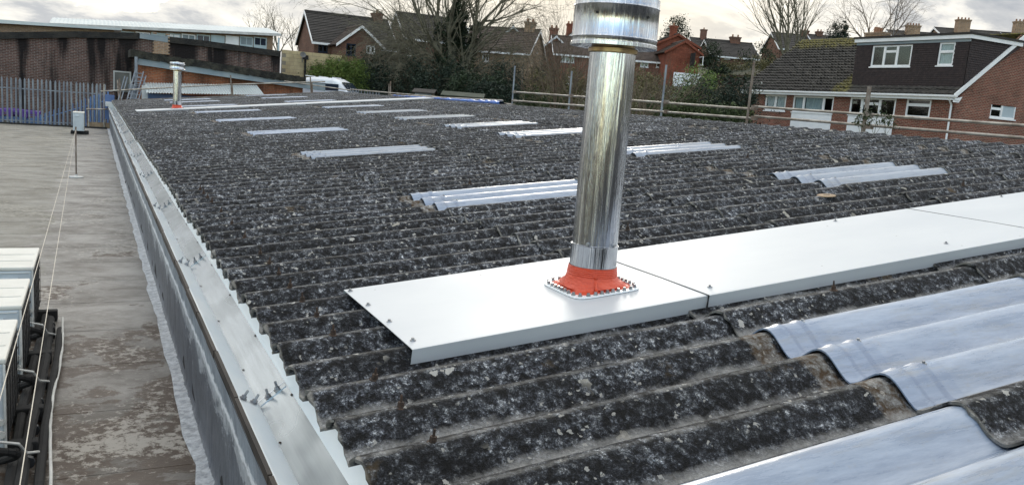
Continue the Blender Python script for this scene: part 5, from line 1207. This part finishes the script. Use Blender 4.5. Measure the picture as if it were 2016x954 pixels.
def branchy(parent, base, dirs, mat, seed, length, r0, levels, nb, spread, up_=.15, droop=0., seglen=.6, name='limbs', rmin=.006, wig_=.18, shrink=.62):
    rnd = random.Random(seed); b = MB(); tips_ = []
    def grow(p, d, L, r, lev):
        n = max(2, int(L/seglen)); q = p; dd = d.normalized(); rr = r
        for i in range(n):
            dd = (dd+Vector((rnd.gauss(0, wig_), rnd.gauss(0, wig_), rnd.gauss(0, wig_)+up_*.4-droop*lev*.12))*.5).normalized()
            q2 = q+dd*(L/n); r2 = max(rmin*.5, r*(1-.75*(i+1)/n)); b.tube(q, q2, max(rr, rmin*.6), r2, 5 if lev < 2 else 3, False)
            if lev < levels and i >= (1 if lev == 0 else 0):
                k = nb[min(lev, len(nb)-1)]; k = int(k)+(1 if rnd.random() < k-int(k) else 0)
                for _ in range(k):
                    ax = Vector((rnd.gauss(0, 1), rnd.gauss(0, 1), rnd.gauss(0, .7))); side = ax-dd*ax.dot(dd); side.normalize()
                    nd = (dd*math.cos(spread)+side*math.sin(spread)); grow(q2, nd, L*shrink*rnd.uniform(.6, 1.1)*(1-.35*i/n), r2*.7, lev+1)
            q = q2; rr = r2
        tips_.append(q)
    for (d, k) in dirs: grow(Vector(base), Vector(d), length*k, r0*k, 0)
    b.build(name, mat, parent)
    return tips_, len(b.f)
tf = []
# the big ivy clad tree: several stems
Bp = at(885, 215, 52); t = thing('bare_tree', (Bp.x, Bp.y, Bp.z-1), 'large bare spreading tree with ivy covered trunk in the middle', 'tree')
Rr = Vector((rt.x, rt.y, 0)).normalized(); Ff = Vector((fw.x, fw.y, 0)).normalized(); Uz = Vector((0, 0, 1))
def dv(a, b_, c): return Rr*a+Ff*b_+Uz*c
b = MB(); trunk = [Bp-Uz*1, Bp+Uz*1.3+Rr*.1, Bp+Uz*2.6-Rr*.1, Bp+Uz*4.2]
for a, c, r0, r1 in zip(trunk, trunk[1:], (.45, .38, .33), (.38, .33, .25)): b.tube(a, c, r0, r1, 10)
b.build('trunk', 'bark', t, smooth=True)
s = branchy(t, Bp+Uz*.8, [(dv(.02, 0, 1), 1.15), (dv(.35, .1, 1), 1.0), (dv(-.3, -.1, 1), 1.0), (dv(.6, -.2, .9), .85), (dv(-.65, .2, .75), .8), (dv(.15, .4, 1), .95)], 'bark', 11, 9.5, .15, 4, (1.4, 1.5, 1.4, 1.0), .58, .12, .0, .85, rmin=.011, wig_=.2)
tf.append(s[1])
s = branchy(t, Bp+Uz*1.6, [(dv(-1, -.2, .55), .9), (dv(-.9, .2, .9), .85), (dv(-1, 0, .2), .75), (dv(.9, -.1, .55), .9), (dv(1, .1, .8), .9), (dv(-.7, -.5, .5), .8), (dv(.7, .4, .35), .8)], 'bark', 5, 6.0, .075, 4, (1.7, 1.8, 1.3, 1.0), .65, .02, .9, .50, name='limbs', rmin=.011, wig_=.28)
tf.append(s[1])
s = branchy(t, Bp+Uz*2.4-Rr*.3, [(dv(-1, -.3, .35), 1), (dv(-.9, .3, .1), .95), (dv(-1, .1, .7), 1.), (dv(-.8, -.5, -.05), .8), (dv(1, .2, .3), .7), (dv(.8, -.3, .1), .7)], 'bark', 8, 5.2, .06, 4, (2.0, 2.0, 1.5, 1.0), .75, -.02, 1.3, .42, name='limbs', rmin=.010, wig_=.32)
tf.append(s[1])
bl = [(Bp+Uz*(z)+Rr*x, (rx, rx*.8, rz_)) for z, x, rx, rz_ in ((.8, 0, .9, 1.2), (2.6, -.3, .8, 1.2), (3.0, .9, .6, 1.2), (4.6, .1, .7, 1.2), (6.0, .3, .55, 1.0), (5.0, 1.3, .4, 1.0), (4.7, -.9, .35, .9))]
leaves(t, 'ivy_leaf', bl, 30000, .13, 4, name='ivy')
# evergreen mass under it
for i, (px, py, t_, rx, rz_, n, mt, lab) in enumerate(((775, 158, 50, 2.4, 1.1, 9000, 'dark_leaf', 'dark evergreen bush under the left side of the big tree'), (860, 165, 49, 2.1, 1.2, 8000, 'dark_leaf', 'dark evergreen bush directly below the ivy clad trunk'),
        (945, 175, 46, 1.8, .8, 7000, 'ivy_leaf', 'dark trailing evergreen bush right of the ivy clad trunk'), (730, 140, 52, 1.0, 1.2, 4000, 'ivy_leaf', 'dark bush between the light green hedge and the big tree'), (980, 185, 42, 1.6, .6, 5000, 'dark_leaf', 'low dark evergreen bush at the end of the blue sheeting'))):
    c = at(px, py, t_); t = thing('evergreen_bush', (c.x, c.y, c.z-rz_*1.6), lab, 'bush', 'dark evergreen bushes beyond the ridge')
    leaves(t, mt, [(c, (rx, rx*.8, rz_)), (c-Uz*.9, (rx, rx*.8, rz_)), (c+Rr*rx*.5+Uz*.3, (rx*.5, rx*.5, rz_*.7)), (c-Rr*rx*.5+Uz*.2, (rx*.5, rx*.5, rz_*.8))], n, .15, 20+i)
    b = MB(); b.tube(c-Uz*rz_*2, c, .09, .03, 6); b.build('stem', 'bark', t)
# light green conifer hedge
for i, (px, w_) in enumerate(((632, .85), (664, 1.0), (697, .9))):
    c = at(px, 142+abs(i-1)*3, 49); t = thing('conifer_shrub', (c.x, c.y, c.z-2), ('light green conifer shrub nearest the block wall', 'light green conifer shrub in the middle of the three behind the van', 'light green conifer shrub next to the dark bushes')[i], 'shrub', 'clipped conifers behind the van')
    leaves(t, 'conifer_leaf', [(c, (w_, .8, .80)), (c-Uz*.8, (w_, .8, .9)), (c+Uz*.35+Rr*.2, (.45, .5, .5)), (c+Uz*.3-Rr*.35, (.4, .4, .5))], 7500, .10, 40+i); b = MB(); b.tube(c-Uz*2, c, .08, .03, 6); b.build('stem', 'bark', t)
# bare trees
def bare(px, py, t_, label, dirs, length, r0, seed, levels=3, nb=(1.2, 1.4, 1.2), spread=.5, mat='bark', up_=.15, droop=0, seglen=.7, rmin=.01, wig_=.16, cat='tree', group=None, name='bare_tree'):
    B0_ = at(px, py, t_); t = thing(name, (B0_.x, B0_.y, B0_.z), label, cat, group); s = branchy(t, B0_, dirs, mat, seed, length, r0, levels, nb, spread, up_, droop, seglen, rmin=rmin, wig_=wig_); tf.append(s[1]); return t, B0_
bare(1548, 150, 78, 'tall bare poplar like tree with upswept branches left of the bungalow', [(dv(.0, 0, 1), 1.1), (dv(.22, .1, 1), 1.0), (dv(-.22, 0, 1), 1.0), (dv(.4, -.1, 1), .85), (dv(-.35, .1, 1), .85)], 9.2, .13, 21, 3, (1.3, 1.4, 1.2), .42, 'bark', .3, 0, .9, .013)
bare(1722, 100, 62, 'slender bare tree with fine pale twigs rising behind the dormer roof', [(dv(.0, 0, 1), .9), (dv(.6, .1, 1), .95), (dv(-.6, 0, 1), .95), (dv(1, -.1, .7), .95), (dv(-1, .1, .8), .9)], 4.6, .06, 23, 3, (1.4, 1.4, 1.2), .6, 'twig_brown', .05, .2, .45, .009)
bare(1595, 120, 90, 'small bare tree between poplar and bungalow roof', [(dv(.3, 0, 1), .9), (dv(-.3, 0, 1), 1)], 4.5, .07, 24, 3, (1.3, 1.3, 1.1), .6, 'twig_brown', .05, .1, .6, .012)
bare(548, 110, 95, 'far bare tree beside the right end of the pale factory', [(dv(.0, 0, 1), 1), (dv(.5, 0, 1), .8), (dv(-.5, 0, 1), .9)], 4.8, .1, 25, 3, (1.5, 1.5, 1.3), .6, 'bark', .08, 0, .55, .014)
bare(505, 85, 105, 'far low bare tree above the pale factory roof', [(dv(.6, 0, 1), 1), (dv(-.6, 0, 1), .9), (dv(0, 0, 1), .8)], 3.6, .08, 26, 3, (1.4, 1.4, 1.2), .6, 'bark', .05, 0, .5, .014)
bare(580, 118, 85, 'small far bare tree close to the left brick house', [(dv(-.2, 0, 1), 1), (dv(.4, 0, 1), .7)], 4.0, .07, 27, 3, (1.3, 1.4, 1.2), .55, 'bark', .08, 0, .5, .012)
for i, (px, t_, ln, lab) in enumerate(((1045, 34, 2.3, 'bare brown shrub by the first scaffold upright'), (1092, 32, 3.4, 'tall bare brown shrub left of the flue'), (1125, 31, 2.6, 'bare brown shrub touching the left side of the flue'), (1262, 27, 1.5, 'twiggy brown shrub just right of the flue'), (1300, 29, 1.9, 'arching twiggy shrub behind the third scaffold upright'), (1240, 30, 2.0, 'twiggy shrub half hidden by the flue'), (1350, 31, 1.5, 'low twiggy shrub before the dark hedge'))):
    dirs = [(dv(x, y, 1), k) for x, y, k in ((0, 0, 1), (.3, .2, .9), (-.3, -.1, .95), (.6, 0, .8), (-.6, .2, .8), (.15, -.4, .85), (-.15, .4, .9), (.45, .3, .7))]
    if i > 2: dirs = [(d+Rr*.4, k) for d, k in dirs]
    yb = 228 if px < 1200 else 245
    bare(px, yb, t_, lab, dirs, ln, .028, 50+i, 2, (1.3, 1.3), .45, 'twig_brown', .12, .15, .30, .0055, .2, 'shrub', 'bare shrubs beyond the scaffold', 'bare_shrub')
# shrubs with leaves on the right of the flue
for i, (px, py, t_, rx, rz_, n, mt, lab) in enumerate(((1372, 172, 34, .95, .75, 5000, 'bright_leaf', 'bright green ivy topped bush before the scarlet house'), (1395, 205, 31, 1.5, .8, 8000, 'dark_leaf', 'dark green bush behind the rails left of the bungalow'),
        (1450, 195, 31, .95, 1.0, 6500, 'dark_leaf', 'dark green bush against the left corner of the bungalow'), (1330, 215, 29, 1.2, .55, 5000, 'shrub_leaf', 'loose green bush behind the third scaffold upright'),
        (1275, 200, 33, 1.3, .9, 5000, 'olive_leaf', 'olive brown bush right of the flue'), (1060, 205, 33, 1.2, .45, 3500, 'shrub_leaf', 'low green bush at the left end of the scaffold rails'), (1420, 225, 28, 1.1, .4, 3500, 'shrub_leaf', 'low sparse bush below the rails near the bungalow'),
        (1102, 170, 44, 1.9, 1.0, 7000, 'olive_leaf', 'dim olive thicket behind the bare shrubs'), (1240, 170, 44, 1.8, .9, 5000, 'olive_leaf', 'dim olive thicket behind the flue'), (1010, 160, 50, 2.0, 1.2, 6000, 'dark_leaf', 'dim dark thicket right of the big tree'))):
    c = at(px, py, t_); t = thing('leafy_bush', (c.x, c.y, c.z-rz_*1.6), lab, 'bush', 'leafy bushes beyond the scaffold')
    leaves(t, mt, [(c, (rx, rx*.8, rz_)), (c-Uz*rz_*.8, (rx, rx*.8, rz_)), (c+Rr*rx*.55+Uz*rz_*.3, (rx*.5, rx*.5, rz_*.6))], n, .09 if t_ < 40 else .13, 70+i)
    b = MB(); b.tube(c-Uz*rz_*2, c, .06, .02, 6); b.build('stem', 'bark', t)
# evergreens on the skyline
for i, (px, py, t_, rx, rz_, n, mt, lab) in enumerate(((1330, 55, 95, 1.3, 1.3, 2600, 'ivy_leaf', 'sparse evergreen tree above the scarlet house roof'), (1400, 105, 88, 1.1, 1.3, 2600, 'ivy_leaf', 'dark round tree right of the scarlet house'), (1648, 68, 70, .8, 1.1, 3500, 'dark_leaf', 'dark clipped conifer on the skyline left of the dormer'), (1665, 50, 70, .25, .7, 900, 'dark_leaf', 'thin conifer spire beside the clipped conifer'))):
    c = at(px, py, t_); t = thing('evergreen_tree', (c.x, c.y, c.z-rz_*2), lab, 'tree'); leaves(t, mt, [(c, (rx, rx, rz_)), (c-Uz*rz_*.7+Rr*.1, (rx*1.1, rx, rz_*.8))], n, .2 if t_ > 80 else .15, 90+i); b = MB(); b.tube(c-Uz*rz_*2.5, c, .12, .04, 6); b.build('trunk', 'bark', t)
for i, (px, py, t_, rx, rz_, lab) in enumerate(((1375, 128, 104, 2.0, 1.6, 'dim distant tree clump right of the scarlet house'), (1445, 138, 90, 2.4, 1.0, 'dim distant thicket below the wide grey roofed house'), (1495, 120, 92, 2.2, 1.8, 'dim distant thicket at the foot of the tall poplar'), (1500, 140, 84, 2.0, 1.2, 'low dim thicket just left of the bungalow roof'), (1410, 142, 86, 1.6, .8, 'low dim thicket above the brown hedge'))):
    c = at(px, py, t_); t = thing('distant_thicket', (c.x, c.y, c.z-rz_*2), lab, 'bush', 'dim thickets on the far hillside')
    leaves(t, 'olive_leaf' if i % 2 else 'ivy_leaf', [(c, (rx, rx*.7, rz_)), (c-Uz*rz_, (rx, rx*.7, rz_))], 3500, .22, 300+i); b = MB(); b.tube(c-Uz*rz_*2.5, c, .1, .04, 6); b.build('stem', 'bark', t)
# far hedges
for (p0, p1, t_, h, mt, lab) in (((1392, 150), (1492, 152), 74, .35, 'hedge_brown', 'clipped red brown hedge beyond the green hedge'), ((1390, 160), (1488, 162), 66, .7, 'shrub_leaf', 'clipped dark green hedge above the orange fence')):
    A, B = at(*p0, t_), at(*p1, t_); t = thing('clipped_hedge', (A.x, A.y, A.z-h), lab, 'hedge')
    if mt == 'hedge_brown': MATS.setdefault('x', None)
    bl = [((A.lerp(B, k/8)), (abs(B-A).length/14 if False else (B-A).length/14, .5, h*.6)) for k in range(9)]
    leaves(t, 'ivy_leaf' if mt == 'shrub_leaf' else 'olive_leaf', bl, 5200, .14, 77, 'foliage')
    b = MB(); q = Vector((0, .5, 0)); z_ = Vector((0, 0, h*.55)); b.hexa([A-z_*2, B-z_*2, B-z_*2+q, A-z_*2+q], [A+z_*.7, B+z_*.7, B+z_*.7+q, A+z_*.7+q]); b.build('core', 'hedge_brown', t)
A, B = at(1398, 170, 60), at(1478, 173, 60); t = thing('timber_fence', (A.x, A.y, A.z-1), 'low orange timber fence panel below the green hedge', 'fence')
for k in range(16): b = MB(); P1, P2 = A.lerp(B, k/16), A.lerp(B, (k+.92)/16); q = Vector((0, .03, 0)); b.hexa([P1-Uz*1, P2-Uz*1, P2-Uz*1+q, P1-Uz*1+q], [P1+Uz*.12, P2+Uz*.12, P2+Uz*.12+q, P1+Uz*.12+q]); b.build('board', 'timber', t)
# saplings growing at the ridge in front of the bungalow
for i, px in enumerate((1695, 1722, 1743)):
    B0_ = at(px, 268, 13.9); t = thing('sapling', B0_, ('leafy sapling left of the dark scaffold post', 'tallest leafy sapling right of the dark scaffold post', 'small leafy sapling furthest right by the white panel')[i], 'plant', 'saplings at the ridge')
    s = branchy(t, B0_, [(dv(0, 0, 1), 1), (dv(.5, .1, 1), .7), (dv(-.5, 0, 1), .8)], 'bark', 130+i, .30+.12*(i == 1), .006, 1, (1.2,), .6, .1, 0, .06, rmin=.003)
    leaves(t, 'shrub_leaf', [(q, (.06, .06, .05)) for q in s[0]], 120, .05, 140+i, 'foliage')
# the workshop roof goes on behind the camera, unseen houses and trees are added beyond it for reflections
b = MB(); seg = 6; K2 = -90; n = (K0-K2)*seg
for j in range(n+1):
    y = YK+PITCHW*(K2-.5)+j*PITCHW/seg; c = .5+.5*math.cos(2*math.pi*(y-YK)/PITCHW)
    b.v.append(Vector((rows[0], y, rz(rows[0])+AMP*(c**.85-1)-.004))); b.v.append(Vector((10.14, y, rz(10.14)+AMP*(c**.85-1)-.004)))
for j in range(n): b.f.append((2*j, 2*j+1, 2*j+3, 2*j+2))
b.build('near_roof_slope', 'weathered_cement', roof, kind='stuff')
b = MB(); b.box(-9, .64, -24, -3.01, 0, CZ-2.21); b.build('roof_slab', 'dark_void', fr)
for i, (x, y, a_, L_, lab) in enumerate(((-30, -40, 180, 14, 'unseen brown brick house added behind the camera for reflections, far left'), (-8, -46, 180, 16, 'unseen long brown brick house added straight behind the camera for reflections'), (-34, -4, 90, 12, 'brown brick house beyond the flat roof on the photographer\'s left'), (16, -42, 180, 10, 'unseen brown brick house added behind the camera for reflections, right'))):
    house('brick_house', lab, Vector((x, y, CZ-1.2)), None, 0, a_, L_, 7, 6, 2.4, 'u', 'brown_brick', 'dark_tile', nrow=8)
for i, (x, y, r0) in enumerate(((-20, -30, 2.5), (-3, -34, 2.2), (6, -36, 3.0), (-26, -18, 2.6), (22, -30, 3.0))):
    c = Vector((x, y, CZ-1.8)); t = thing('evergreen_tree', (x, y, 0), 'unseen dark evergreen tree added behind the camera for reflections, number %s from the left' % ('one', 'two', 'three', 'four', 'five')[i], 'tree', 'unseen evergreens added behind the camera')
    leaves(t, 'dark_leaf', [(c, (r0, r0, r0*1.2))], 3000, .35, 200+i); b = MB(); b.tube((x, y, 0), c, .2, .1, 6); b.build('trunk', 'bark', t)
print('branch faces', sum(tf), 'screws', nscrew, 'objects', len(bpy.data.objects))
